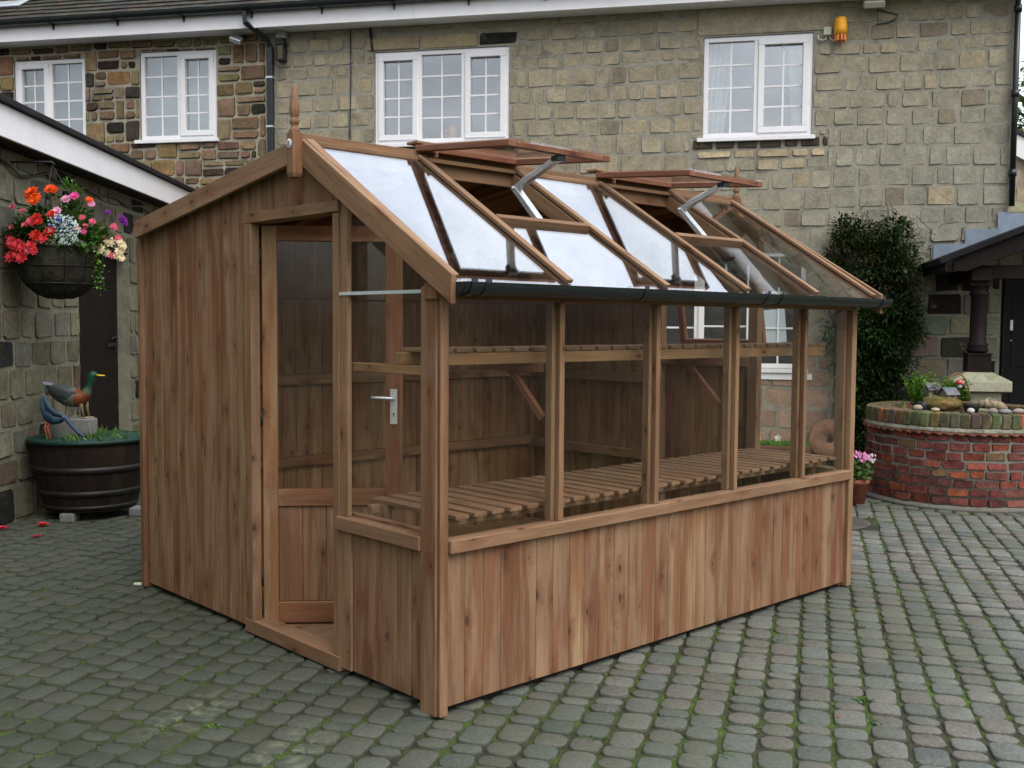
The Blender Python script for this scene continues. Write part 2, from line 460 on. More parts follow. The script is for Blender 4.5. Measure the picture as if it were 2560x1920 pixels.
M['iron'] = mat_plain('black_iron', (.012, .011, .011), .55, .4, amt=.3, bump=.2)
M['steel'] = mat_plain('zinc_steel', (.62, .65, .66), .42, .5, .75, amt=.12, nscale=60)
M['copper'] = mat_plain('copper', (.75, .30, .20), .35, .5, 1.0, amt=.1)
M['lead'] = mat_tone('lead_flashing', .55, .4, 6, .25, .2)
M['stone'] = mat_tone('sandstone', .95, .06, 34, .22, .9, .010, stain=[((.10, .095, .078), .60, .80, 3.4), ((.36, .31, .215), .62, .8, 5.1)])
M['rubble'] = mat_tone('old_sandstone', .92, .15, 24, .34, .7, .008, stain=[((.035, .03, .026), .60, .78, 6.0), ((.20, .13, .065), .60, .8, 9)])
M['mortar'] = mat_tone('lime_mortar', .95, .1, 40, .2, .6, .006, stain=[((.12, .115, .095), .55, .75, 2.2)])
M['cast'] = mat_tone('cast_stone', .85, .2, 30, .16, .3, .004, stain=[((.12, .13, .085), .55, .8, 5)])
M['brick'] = mat_tone('old_brick', .96, .04, 55, .45, .9, .008, stain=[((.42, .37, .33), .66, .80, 16), ((.05, .035, .03), .62, .78, 11)])
M['cope'] = mat_tone('mossy_brick', .93, .12, 38, .4, .8, .008, stain=[((.10, .105, .035), .52, .68, 13), ((.30, .30, .25), .64, .78, 21), ((.03, .03, .026), .6, .75, 9)])
M['tile'] = mat_tone('roof_tile', .85, .25, 28, .4, .5, .006, stain=[((.075, .08, .05), .55, .75, 8)])
M['slate'] = mat_tone('dark_slate', .8, .2, 24, .3, .3)
M['dark_timber'] = mat_plain('dark_stained_timber', (.011, .007, .0065), .65, .15, amt=.35, nscale=14, bump=.15)
M['darkdoor'] = mat_plain('black_painted_door', (.006, .005, .006), .5, .2, amt=.25, nscale=9)
M['room'] = mat_plain('dim_room', (.10, .10, .10), .9, .1)
M['blind'] = mat_plain('net_blind', (.46, .49, .51), .9, .1, amt=.12, nscale=2)
M['curtain'] = mat_plain('net_curtain', (.55, .56, .54), .9, .1, amt=.2, nscale=12)
M['paper'] = mat_plain('paper', (.72, .76, .82), .8, .2, amt=.02)
M['paint'] = mat_tone('painted', .5, .35, 30, .14, .25, .003)
M['matt'] = mat_tone('matt_surface', .9, .15, 40, .25, .5, .004)
M['coir'] = mat_tone('coir_liner', .97, .08, 60, .6, 1.0, .012, stain=[((.02, .03, .012), .5, .7, 9)])
M['leaf'] = mat_leaf('bright_leaf', [(.035, .085, .012), (.06, .14, .02), (.10, .19, .03), (.045, .10, .02)])
M['dleaf'] = mat_leaf('dark_leaf', [(.010, .026, .008), (.018, .045, .010), (.030, .066, .014), (.045, .085, .016)], .5, .2)
M['petal'] = mat_leaf('petal', [(.9, .9, .9), (1, 1, 1), (1.0, 1.0, 1.0)], .6, .25)
M['water'] = mat_plain('pond_water', (.010, .016, .010), .06, .5, amt=.3)

# ================================================================ GROUND
def mat_sett():
    t = NT('tumbled_setts')
    c = t.attr('tone', 'Color'); p = t.geo()
    n1 = t.noise(p, 70, 5, .65); n2 = t.noise(p, 7, 4, .6); n3 = t.noise(p, .55, 3, .5)
    col = t.scale(c, t.math('MULTIPLY', t.rng(n1, .3, .7, .72, 1.28), t.rng(n2, .3, .7, .78, 1.22)))
    sp = t.voro(p, 95, 'Distance'); sk = t.sep(t.voro(p, 95, 'Color'))[0]
    col = t.mix(t.math('MULTIPLY', t.rng(sp, .10, .26, .8, 0), t.math('GREATER_THAN', sk, .72)), col, (.36, .36, .33))
    # algae film in wide patches
    col = t.mix(t.math('MULTIPLY', t.rng(n3, .42, .62, 0, .55), t.rng(n2, .35, .6, .3, 1)), col, (.050, .066, .034))
    # algae green plus shade painted into the setts, darker towards the outbuilding
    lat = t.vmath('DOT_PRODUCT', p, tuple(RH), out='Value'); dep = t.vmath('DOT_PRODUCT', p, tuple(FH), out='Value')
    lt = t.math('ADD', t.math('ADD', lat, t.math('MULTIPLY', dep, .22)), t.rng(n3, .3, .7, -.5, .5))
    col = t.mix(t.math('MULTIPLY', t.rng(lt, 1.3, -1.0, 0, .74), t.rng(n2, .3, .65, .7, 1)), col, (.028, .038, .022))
    # chalky spill marks on the yard floor
    for cx, cy, rx, ry, rot, s in ((-.72, .70, .34, .17, .5, .9), (-.98, -.16, .72, .17, .62, 1.0), (-.55, .16, .34, .13, .4, .5)):
        m = t.n('ShaderNodeMapping'); m.vector_type = 'TEXTURE'
        t.put(m.inputs[0], p); m.inputs['Location'].default_value = (cx, cy, 0); m.inputs['Rotation'].default_value = (0, 0, rot); m.inputs['Scale'].default_value = (rx, ry, 1)
        d = t.vmath('LENGTH', t.vmath('MULTIPLY', m.outputs[0], (1, 1, 0)), out='Value')
        e = t.rng(d, .25, 1.0, 1, 0)
        k = t.math('MULTIPLY', e, t.rng(t.noise(p, 17, 7, .72, .8), .46, .66, 0, .75 * s), clamp=True)
        col = t.mix(k, col, (.24, .26, .16))
    h = t.math('ADD', t.math('MULTIPLY', n1, .5), t.math('MULTIPLY', n2, .5))
    return t.done(t.bsdf(col, .86, .22, normal=t.bump(h, .55, .005)))
def mat_joint():
    t = NT('mossy_joint')
    p = t.geo()
    n = t.noise(p, 3.2, 6, .7); n2 = t.noise(p, 60, 4, .7)
    col = t.ramp(n, [(.36, (.040, .040, .032)), (.48, (.050, .056, .030)), (.60, (.064, .098, .025)), (.74, (.09, .155, .034))])
    col = t.scale(col, t.rng(n2, .25, .75, .6, 1.4))
    return t.done(t.bsdf(col, .97, .08, normal=t.bump(n2, .9, .01)))
def mat_grass_far():
    t = NT('far_ground'); p = t.geo()
    n = t.noise(p, .2, 5, .6)
    return t.done(t.bsdf(t.ramp(n, [(.3, (.05, .055, .035)), (.7, (.09, .085, .06))]), .95, .1))

mb = MB()
G = 400
mb.quad(V((-G, -G, -.012)), V((G, -G, -.012)), V((G, G, -.012)), V((-G, G, -.012)))
tag(mb.build('ground', mat_grass_far()), kind='structure')
mb = MB()
a0 = CAM * 1.0; a0.z = -.0035
mb.quad(*[V((a0.x, a0.y, -.0035)) + FH * d + RH * l for d, l in ((-4, -7), (-4, 9), (13.5, 9), (13.5, -7))])
tag(mb.build('paving_joints', mat_joint()), kind='structure')

SETT_A = math.radians(31.0)
SX = V((math.cos(SETT_A), math.sin(SETT_A), 0)); SY = V((math.sin(SETT_A), -math.cos(SETT_A), 0))
WELL = V((6.95, 1.02, 0)); WELL_R = .82
def sett(mb, c, ex, ey, lx, ly, col):
    """a tumbled sett: rounded outline, domed shoulder"""
    r = RND.uniform(.026, .044); pts = []
    for sx, sy in ((1, 1), (-1, 1), (-1, -1), (1, -1)):
        cx, cy = sx * (lx / 2 - r), sy * (ly / 2 - r)
        a0 = {(1, 1): 0, (-1, 1): 90, (-1, -1): 180, (1, -1): 270}[(sx, sy)]
        for a in (a0 + 5, a0 + 45, a0 + 85):
            q = r * RND.uniform(.9, 1.06)
            pts.append((cx + q * math.cos(math.radians(a)), cy + q * math.sin(math.radians(a))))
    tz = RND.uniform(-.0045, .004); tx = RND.uniform(-.025, .025); ty = RND.uniform(-.025, .025)
    def P(x, y, z): return c + ex * x + ey * y + Z * (z + tz + x * tx + y * ty)
    r0 = [mb.vert(P(x, y, -.008)) for x, y in pts]
    r1 = [mb.vert(P(x * .965, y * .965, .004)) for x, y in pts]
    r2 = [mb.vert(P(x * .87, y * .87, .0072)) for x, y in pts]
    n = len(pts)
    for A, B in ((r0, r1), (r1, r2)):
        for i in range(n):
            j = (i + 1) % n
            mb.face([A[i], A[j], B[j], B[i]], col=col if A is r1 else tuple(q * .6 for q in col), smooth=True)
    mb.face(r2, col=col, smooth=True)
mb = MB()
SETT_COLS = [(.118, .122, .104), (.108, .112, .098), (.126, .122, .106), (.120, .110, .096), (.100, .108, .098), (.130, .132, .114), (.110, .118, .106), (.124, .116, .100)]
o0 = V((CAM.x, CAM.y, 0))
PW = .137
for ci in range(-62, 62):
    s = -9 + RND.random() * .1
    while s < 12:
        L = RND.choice([.092, .132, .132, .178])
        c = V((2.5, 0, 0)) + SX * (s + L / 2) + SY * (ci * PW)
        s += L
        d = (c - o0).dot(FH); l = (c - o0).dot(RH)
        if d < 1.6 or d > 12.6 or abs(l) > .56 * d + .9: continue
        if .12 < c.x < 3.0 and .12 < c.y < 2.64: continue
        if (c - HO).dot(HN) < .05: continue
        if (c - LO).dot(LN) < .02: continue
        if (c - WELL).length < WELL_R + .17: continue
        if (c - V((4.86, 1.16, 0))).length < .40: continue
        k = RND.choice(SETT_COLS); f = RND.uniform(.86, 1.16) * 1.12
        wob = RND.uniform(-.004, .004)
        sett(mb, c + SY * wob, SX, SY, L - RND.uniform(.007, .012), PW - RND.uniform(.008, .013), tuple(q * f for q in k))
for ring in range(1):                                     # a ring of setts follows the round planter
    rr = WELL_R + .10; n = int(2 * math.pi * rr / .135)
    for i in range(n):
        a = 2 * math.pi * i / n
        er = V((math.cos(a), math.sin(a), 0)); et = V((-math.sin(a), math.cos(a), 0))
        sett(mb, WELL + er * rr, er, et, .125, .118, tuple(q * RND.uniform(.8, 1.1) for q in RND.choice(SETT_COLS)))
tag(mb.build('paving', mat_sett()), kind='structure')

# moss tufts and weeds growing in the joints
mb = MB()
def weed(c, n, L, W, spread):
    for k in range(n):
        a = RND.uniform(0, 6.28); e = RND.uniform(.15, 1.0)
        mb.leaf(c + V((RND.uniform(-1, 1), RND.uniform(-1, 1), 0)) * spread, V((math.cos(a), math.sin(a), e)), Z, L * RND.uniform(.6, 1.2), W)
for cx, cy, n in ((1.42, -1.03, 26), (1.23, -1.19, 14), (.93, -1.62, 16), (.16, -.96, 8), (.3, -.55, 10), (2.4, -.5, 8), (5.32, 1.02, 24), (5.25, .83, 10), (6.15, .55, 16), (6.4, .25, 22), (.55, -.98, 12), (1.9, -.35, 8), (-.7, .5, 6)):
    weed(V((cx, cy, 0)), n, .030, .009, .03)
for k in range(1100):
    ci = RND.randint(-30, 30); s = RND.uniform(-6, 5)
    c = V((2.5, 0, 0)) + SX * s + SY * ((ci + .5) * PW)
    d = (c - o0).dot(FH); l = (c - o0).dot(RH)
    if 2 < d < 8.5 and abs(l) < .52 * d and not (-.02 < c.x < 3.2 and -.02 < c.y < 2.8): weed(c, 4, .014, .006, .018)
tag(mb.build('joint_weeds', M['leaf']), 'small green weeds and moss tufts growing between the setts', 'weeds', kind='stuff')

# ================================================================ MASONRY
def rect_sub(rects, hole):
    out = []
    for (a, b, c, d) in rects:                      # u0,u1,z0,z1
        ha, hb, hc, hd = hole
        if hb <= a or ha >= b or hd <= c or hc >= d: out.append((a, b, c, d)); continue
        if ha > a: out.append((a, ha, c, d))
        if hb < b: out.append((hb, b, c, d))
        m0, m1 = max(a, ha), min(b, hb)
        if hc > c: out.append((m0, m1, c, hc))
        if hd < d: out.append((m0, m1, hd, d))
    return out
def stone(mb, P, u0, u1, z0, z1, th, col, rad=.03, jit=.006, flat=.75, rndm=None, edge=.55):
    w, h = u1 - u0, z1 - z0; cu, cz = (u0 + u1) / 2, (z0 + z1) / 2
    r = min(rad * RND.uniform(.6, 1.3), w * .4, h * .4); pts = []
    for sx, sz, a0 in ((1, 1, 0), (-1, 1, 90), (-1, -1, 180), (1, -1, 270)):
        q = r * RND.uniform(.5, 1.4); q = min(q, w * .45, h * .45)
        cx, cy = sx * (w / 2 - q), sz * (h / 2 - q)
        for a in (a0, a0 + 45, a0 + 90):
            pts.append((cx + q * math.cos(math.radians(a)) + RND.uniform(-jit, jit), cy + q * math.sin(math.radians(a)) + RND.uniform(-jit, jit)))
    n = len(pts); t = th * RND.uniform(.7, 1.25); tl = RND.uniform(-.006, .006); tv = RND.uniform(-.006, .006)
    r0 = [mb.vert(P(cu + x, cz + y, -.004)) for x, y in pts]
    r1 = [mb.vert(P(cu + x * (1 - .012 / max(w, .06)), cz + y * (1 - .012 / max(h, .06)), t * .8 + tl * x / w * 2 + tv * y / h * 2)) for x, y in pts]
    r2 = [mb.vert(P(cu + x * flat, cz + y * flat, t + tl * x / w * 2 + tv * y / h * 2 + RND.uniform(-.002, .002))) for x, y in pts]
    for A, B in ((r0, r1), (r1, r2)):
        for i in range(n):
            j = (i + 1) % n
            mb.face([A[i], A[j], B[j], B[i]], col=col if A is r1 else tuple(q * edge for q in col), smooth=False)
    mb.face(r2, col=col, smooth=False)
def coursed(mb, P, u0, u1, z0, z1, holes, hr, wr, gap, colf, th=.007, rad=.020, jit=.005, wave=.01, minw=.05, flat=.955):
    z = z0; ph = RND.random() * 9
    while z < z1 - .03:
        h = min(RND.uniform(*hr), z1 - z)
        if z1 - z - h < hr[0] * .5: h = z1 - z
        u = u0 - RND.random() * wr[0]
        while u < u1:
            w = RND.uniform(*wr)
            a, b = max(u, u0), min(u + w, u1)
            dz = wave * math.sin(u * 1.7 + z * 2.3 + ph)
            rs = [(a, b, max(z0, z + dz), min(z1, z + h + dz))]
            for ho in holes: rs = rect_sub(rs, ho)
            for (ra, rb, rc, rd) in rs:
                if rb - ra > minw and rd - rc > minw:
                    g = gap * RND.uniform(.75, 1.25)
                    stone(mb, P, ra + g / 2, rb - g / 2, rc + g / 2, rd - g / 2, th, colf((ra + rb) / 2, (rc + rd) / 2), rad, jit, flat)
            u += w
        z += h
def rubble_fill(mb, P, u0, u1, z0, z1, holes, colf, cell=.13, gap=.022, th=.02):
    """random-squared rubble: strips of mixed height, some split in two"""
    z = z0
    while z < z1 - .04:
        h = min(RND.uniform(.15, .27), z1 - z)
        if z1 - z - h < .08: h = z1 - z
        u = u0
        while u < u1 - .02:
            w = min(RND.uniform(.12, .36), u1 - u)
            if u1 - u - w < .07: w = u1 - u
            mode = RND.random()
            if mode < .38 and h > .16:
                k = RND.uniform(.38, .62) * h; sub = [(u, u + w, z, z + k), (u, u + w, z + k, z + h)]
                if RND.random() < .5 and w > .2:
                    q = RND.uniform(.35, .65) * w; sub = [(u, u + q, z, z + k), (u + q, u + w, z, z + k), (u, u + w, z + k, z + h)]
            else: sub = [(u, u + w, z, z + h)]
            for rs in sub:
                rs = [rs]
                for ho in holes: rs = rect_sub(rs, ho)
                for (a, b, c, d) in rs:
                    if b - a > .05 and d - c > .04:
                        g = gap * RND.uniform(.7, 1.4); dz = .012 * math.sin(a * 3.1 + c)
                        stone(mb, P, a + g / 2, b - g / 2, c + g / 2 + dz, d - g / 2 + dz, th, colf((a + b) / 2, (c + d) / 2), .028, .007, .72)
            u += w
        z += h
def slab(mb, P, u0, u1, z0, z1, holes, col, reveal=.12):
    rs = [(u0, u1, z0, z1)]
    for h in holes: rs = rect_sub(rs, h)
    for a, b, c, d in rs: mb.quad(P(a, c, 0), P(b, c, 0), P(b, d, 0), P(a, d, 0), col=col)
    for a, b, c, d in holes:
        mb.quad(P(a, c, 0), P(b, c, 0), P(b, c, -reveal), P(a, c, -reveal), col=col)
        mb.quad(P(a, d, 0), P(a, d, -reveal), P(b, d, -reveal), P(b, d, 0), col=col)
        mb.quad(P(a, c, 0), P(a, c, -reveal), P(a, d, -reveal), P(a, d, 0), col=col)
        mb.quad(P(b, c, 0), P(b, d, 0), P(b, d, -reveal), P(b, c, -reveal), col=col)

# ================================================================ HOUSE
house = thing('stone_house', HP(0, 0), 'long two-storey stone house with white windows and white fascia behind the greenhouse', 'house')
W1 = (-6.39, -5.40, 3.79, 4.80); W2 = (-4.65, -3.64, 3.77, 4.825); W3 = (-1.645, -.055, 3.635, 4.685); W4 = (2.10, 3.24, 3.59, 4.665)
WG = (1.30, 3.22, 1.10, 2.36); DOOR = (5.17, 6.15, 0.0, 2.08)
HOLES = [W1, W2, W3, W4, WG, DOOR]
EAVE = 4.97
CORN = 5.21
def col_new(u, z):
    g = max(0, min(1, (u - 1.5) / 3.0)) * max(0, min(1, (4.6 - z) / 1.2))
    a = V((.312, .274, .195)); b = V((.285, .276, .220))
    c = a.lerp(b, g) * RND.uniform(.90, 1.10)
    if RND.random() < .06: c = V((.35, .30, .205))
    if RND.random() < .05: c = V((.22, .19, .14))
    if z < 1.3: c = V((.33, .225, .165)) * RND.uniform(.8, 1.15)
    return (c.x, c.y, c.z)
OLD = [(.195, .140, .080), (.16, .115, .066), (.17, .110, .066), (.22, .170, .10), (.145, .10, .060), (.18, .115, .076), (.030, .026, .022), (.06, .046, .032), (.22, .145, .070), (.21, .17, .108), (.17, .13, .075), (.19, .145, .09), (.15, .12, .078)]
def col_old(u, z): return tuple(q * RND.uniform(.85, 1.15) for q in RND.choice(OLD))
DARKST = [(.030, .028, .026), (.05, .047, .042), (.19, .18, .145), (.23, .215, .17), (.21, .195, .15), (.12, .105, .08), (.25, .23, .18), (.035, .032, .03)]
def col_low(u, z):
    if z > 2.25: return col_new(4.5, 3.0)
    return tuple(q * RND.uniform(.85, 1.15) for q in RND.choice(DARKST))

mb = MB()
JU = -2.90
mb_n = MB()
slab(mb_n, HP, JU, CORN, 0, EAVE, HOLES, (.285, .272, .222))
slab(mb_n, HP, CORN, 7.4, 0, 2.75, [DOOR], (.24, .22, .17))
for a, b in ((0, 2.75),): mb_n.quad(HP(7.4, a, 0), HP(7.4, a, -4), HP(7.4, b, -4), HP(7.4, b, 0), col=(.3, .27, .2))
mb_n.quad(HP(CORN, 2.75, 0), HP(7.4, 2.75, 0), HP(7.4, 2.75, -4), HP(CORN, 2.75, -4), col=(.2, .2, .19))
mb_n.quad(HP(CORN, 0, 0), HP(CORN, 0, -5.5), HP(CORN, EAVE + 1.5, -5.5), HP(CORN, EAVE, 0), col=(.3, .27, .2))
wall_new = mb_n.build('coursed_wall', M['mortar'], house)
mb = MB()
LINT = (2.03, 3.41, 4.672, 4.965); LINT3 = (-1.75, .05, 4.69, 4.86); UND4 = (1.98, 3.40, 3.36, 3.585); UND3 = (-1.70, .02, 3.40, 3.63)
SPEC = [LINT, LINT3, UND4, UND3]
coursed(mb, HP, JU + .03, CORN, 2.62, 4.55, HOLES + SPEC, (.180, .228), (.14, .31), .030, col_new, wave=.014)
coursed(mb, HP, JU + .03, CORN, 4.55, EAVE, HOLES + SPEC, (.13, .19), (.16, .34), .030, col_new)
coursed(mb, HP, JU + .03, 3.5, 0, 2.62, HOLES, (.20, .27), (.22, .42), .030, col_new)
coursed(mb, HP, 3.5, 7.35, 0, 2.62, HOLES, (.20, .27), (.22, .40), .032, col_low, th=.02, jit=.009)
stone(mb, HP, *LINT[:2], LINT[2] + .01, LINT[3], .012, (.34, .30, .22), .012, .003, .94)
stone(mb, HP, -1.74, -1.10, 4.70, 4.85, .014, (.33, .27, .17), .02, .004, .85)
stone(mb, HP, -1.07, -.42, 4.70, 4.85, .014, (.36, .29, .18), .02, .004, .85)
stone(mb, HP, -.40, .03, 4.715, 4.84, .014, (.025, .024, .022), .02, .005, .8)
u = 2.0
while u < 3.36:
    w = RND.uniform(.13, .27); stone(mb, HP, u, min(u + w, 3.4), 3.475, 3.575, .016, (.075, .062, .045), .012, .004)
    u += w + .035
u = 2.05
while u < 3.3:
    w = RND.uniform(.14, .36); stone(mb, HP, u, min(u + w, 3.38), 3.37, 3.45, .014, (.44, .36, .24), .02, .004)
    u += w + .035
u = -1.65
while u < 0:
    w = RND.uniform(.16, .3); stone(mb, HP, u, min(u + w, .02), 3.53, 3.615, .016, (.07, .06, .045), .012, .004)
    u += w + .035
u = -1.65
while u < 0:
    w = RND.uniform(.16, .3); stone(mb, HP, u, min(u + w, .02), 3.41, 3.51, .016, (.33, .28, .19), .012, .004)
    u += w + .035
mb.build('coursed_stones', M['stone'], wall_new)
mb = MB()
slab(mb, HP, -10.5, JU, 0, EAVE, HOLES, (.335, .305, .235))
wall_old = mb.build('rubble_wall', M['mortar'], house)
mb = MB()
rubble_fill(mb, HP, -7.4, JU - .10, 2.9, EAVE, HOLES, col_old)
mb.build('rubble_stones', M['rubble'], wall_old)

def hbox(mb, u0, u1, z0, z1, o0, o1, **k):
    mb.box(HP(u0, z0, o0), HU * (u1 - u0), HN * (o1 - o0), Z * (z1 - z0), **k)
def window(R, lights, rows=4, back='blind', sill=True, proud=-.015):
    """lights: (fraction0, fraction1, opening sash?)"""
    u0, u1, z0, z1 = R; fw = .052; o0, o1 = proud - .07, proud
    mb = MB()
    hbox(mb, u0, u1, z0, z0 + fw, o0, o1); hbox(mb, u0, u1, z1 - fw, z1, o0, o1)
    hbox(mb, u0, u0 + fw, z0 + fw, z1 - fw, o0, o1); hbox(mb, u1 - fw, u1, z0 + fw, z1 - fw, o0, o1)
    W = u1 - u0
    for a, b, op in lights[:-1]:
        c = u0 + W * b; hbox(mb, c - fw * .55, c + fw * .55, z0 + fw, z1 - fw, o0, o1)
    win = mb.build('window', M['upvc'], house, bevel=.004)
    for a, b, op in lights:
        la = u0 + W * a + (fw if a == 0 else fw * .55); lb = u0 + W * b - (fw if b == 1 else fw * .55); c0, c1 = z0 + fw, z1 - fw
        if op:
            mb = MB(); sw = .052; p0, p1 = o1 - .045, o1 + .018; e = .012
            hbox(mb, la - e, lb + e, c0 - e, c0 + sw, p0, p1); hbox(mb, la - e, lb + e, c1 - sw, c1 + e, p0, p1)
            hbox(mb, la - e, la + sw, c0 + sw, c1 - sw, p0, p1); hbox(mb, lb - sw, lb + e, c0 + sw, c1 - sw, p0, p1)
            mb.build('sash', M['upvc'], win, bevel=.005)
            la += sw; lb -= sw; c0 += sw; c1 -= sw
        go = o1 - .034
        mb = MB(); hbox(mb, la, lb, c0, c1, go - .004, go); mb.build('pane', M['wglass'] if z0 > 2.5 else M['lglass'], win)
        mb = MB(); bw = .019; gb = go + .0065
        hbox(mb, (la + lb) / 2 - bw / 2, (la + lb) / 2 + bw / 2, c0, c1, gb - .006, gb)
        for k in range(1, rows):
            zz = c0 + (c1 - c0) * k / rows
            hbox(mb, la, (la + lb) / 2 - bw / 2, zz - bw / 2, zz + bw / 2, gb - .006, gb)
            hbox(mb, (la + lb) / 2 + bw / 2, lb, zz - bw / 2, zz + bw / 2, gb - .006, gb)
        mb.build('glazing_bars', M['upvc'], win)
    if sill:
        mb = MB(); hbox(mb, u0 - .06, u1 + .035, z0 - .045, z0 - .001, -.06, .055); mb.build('sill', M['upvc'], win, bevel=.004)
    mb = MB(); d = -.55 if back != 'blind' else -.2
    slabs = [(u0, u1, z0, z1)]
    mb.quad(HP(u0, z0, d), HP(u1, z0, d), HP(u1, z1, d), HP(u0, z1, d))
    e = -.086
    mb.quad(HP(u0, z0, e), HP(u0, z0, d), HP(u0, z1, d), HP(u0, z1, e)); mb.quad(HP(u1, z0, e), HP(u1, z1, e), HP(u1, z1, d), HP(u1, z0, d))
    mb.quad(HP(u0, z0, e), HP(u1, z0, e), HP(u1, z0, d), HP(u0, z0, d)); mb.quad(HP(u0, z1, e), HP(u0, z1, d), HP(u1, z1, d), HP(u1, z1, e))
    mb.build('room_recess', M['blind' if back == 'blind' else 'room'], win)
    return win
def drape(win, u0, u1, z0, z1, o, tip=0.0):
    mb = MB(); n = 22
    for i in range(n):
        a, b = i / n, (i + 1) / n
        def q(t, z): return HP(u0 + (u1 - u0) * t + tip * (1 - z), z0 + (z1 - z0) * z, o + .018 * math.sin(t * 31))
        mb.quad(q(a, 0), q(b, 0), q(b, 1), q(a, 1), smooth=True)
    mb.build('curtain', M['curtain'], win)
tag(window(W1, [(0, .5, True), (.5, 1, False)]))
window(W2, [(0, .51, False), (.51, 1, True)])
w3 = window(W3, [(0, .335, True), (.335, .665, False), (.665, 1, True)], back='room')
w4 = window(W4, [(0, .49, False), (.49, 1, True)], back='room')
drape(w4, 2.16, 2.42, 3.65, 4.62, -.16, -.10); drape(w4, 2.98, 3.19, 3.65, 4.62, -.16, .06)
wg = window(WG, [(0, .40, False), (.40, .72, True), (.72, 1, False)], rows=3, back='room')
mb = MB(); hbox(mb, 1.22, 3.30, .985, 1.05, -.02, .03); mb.build('lower_sill', M['white'], wg)
drape(wg, 1.40, 1.62, 1.15, 2.3, -.16, .0)

# roof line: soffit, fascia, gutter, tiles
UE = CORN + .12
mb = MB(); hbox(mb, -10.5, UE, EAVE, EAVE + .022, -.05, .27); mb.build('soffit', M['white'], house)
mb = MB()
for a, b in ((-10.5, -5.0), (-4.998, -1.10), (-1.098, 2.4), (2.402, UE)): hbox(mb, a, b, EAVE - .012, EAVE + .20, .272, .292)
mb.build('fascia', M['white'], house, bevel=.003)
def half_gutter(mb, P, a, b, z, r, n=9, o=0.0):
    prof = [(r * math.cos(math.pi + math.pi * i / n), r * math.sin(math.pi + math.pi * i / n)) for i in range(n + 1)]
    inn = [(x * .9, y * .9) for x, y in prof[::-1]]
    ring = prof + inn
    A = [mb.vert(P(a, z + y, o + x)) for x, y in ring]; B = [mb.vert(P(b, z + y, o + x)) for x, y in ring]
    k = len(ring)
    for i in range(k):
        j = (i + 1) % k; mb.face([A[i], A[j], B[j], B[i]], smooth=False)
    mb.face(A[::-1]); mb.face(B)
mb = MB(); half_gutter(mb, HP, -10.5, UE + .03, EAVE + .215, .062, o=.36)
gut = mb.build('gutter', M['gutter'], house)
for u in [-8.2 + .86 * i for i in range(15)]:
    mb = MB()
    pr = [(.070 * math.cos(math.pi + math.pi * i / 8), .070 * math.sin(math.pi + math.pi * i / 8)) for i in range(9)]
    for i in range(8):
        (x0, y0), (x1, y1) = pr[i], pr[i + 1]
        mb.box(HP(u, EAVE + .215 + y0, .36 + x0), HU * .022, (HN * (x1 - x0) + Z * (y1 - y0)), (HN * -y0 + Z * 0 + HN * 0 + Z * 0) * 0 + (HN * x0 + Z * y0).normalized() * .006)
    mb.box(HP(u, EAVE + .13, .30), HU * .022, HN * .012 + V((0, 0, -.0)), Z * .05)
    mb.box(HP(u + .004, EAVE + .10, .292), HU * .014, HN * .03, Z * .04)
    mb.build('gutter_bracket', M['gutter'], gut)
TCOL = [(.040, .037, .029), (.046, .040, .030), (.036, .035, .028), (.042, .042, .030), (.050, .043, .032)]
mb = MB(); pitch = math.radians(33); ru = -HN * math.cos(pitch) + Z * math.sin(pitch); rn = HN * math.sin(pitch) + Z * math.cos(pitch)
for k in range(34):
    b0 = HP(0, EAVE + .225, .36) + ru * (k * .16)
    u = -10.4 + (k % 2) * .08
    while u < UE:
        if k < 20 or True:
            w = .165
            c = tuple(q * RND.uniform(.75, 1.25) for q in RND.choice(TCOL))
            mb.box(b0 + HU * u + rn * (.004 * RND.random()), HU * (w - .004), ru * .20 - rn * .020, rn * .016, col=c, g=1)
        u += .165
roof = mb.build('roof', M['tile'], house)
mb = MB(); b0 = HP(0, EAVE + .16, .30)
mb.quad(b0 + HU * -10.5, b0 + HU * UE, b0 + HU * UE + ru * 5.6, b0 + HU * -10.5 + ru * 5.6, col=(.03, .03, .03)); mb.build('roof_deck', M['matt'], roof)
# stone chimney with lead apron, at the upper left of the roof
cb = HP(-6.62, 5.55, -.42)
mb = MB(); mb.box(cb + V((0, 0, -.4)) - HU * .5 - HN * .4, HU * .72, HN * .55, Z * 2.2, col=(.2, .15, .1)); ch = mb.build('chimney', M['mortar'], roof)
mb = MB()
coursed(mb, lambda u, z, o: cb + HU * (u - .5) + HN * (.15 + o) + Z * z, 0, .72, -.3, 1.8, [], (.16, .24), (.2, .34), .02, col_old, th=.014)
mb.build('chimney_stones', M['rubble'], roof)
mb = MB(); mb.box(HP(-7.2, 5.195 + .649 * .64, -.28) + rn * .022, HU * .84, ru * -.24, rn * .010, col=(.40, .44, .48)); mb.box(HP(-6.42, 5.195 + .649 * .64, -.28) + rn * .022, HU * .16, ru * .4, rn * .012, col=(.36, .40, .44)); mb.box(HP(-6.405, 5.50, -.62), HU * .018, HN * .36, Z * .22, col=(.36, .40, .44)); mb.build('chimney_flashing', M['lead'], roof)
mb = MB(); vb = HP(-4.84, 5.50, -.20); mb.box(vb - HU * .08, HU * .16, HN * .1, Z * .16, col=(.42, .5, .47)); mb.box(vb - HU * .09 + HN * .02 + Z * .16, HU * .18, HN * .1, Z * .03, col=(.42, .5, .47)); mb.build('roof_vent_cowl', M['lead'], roof)

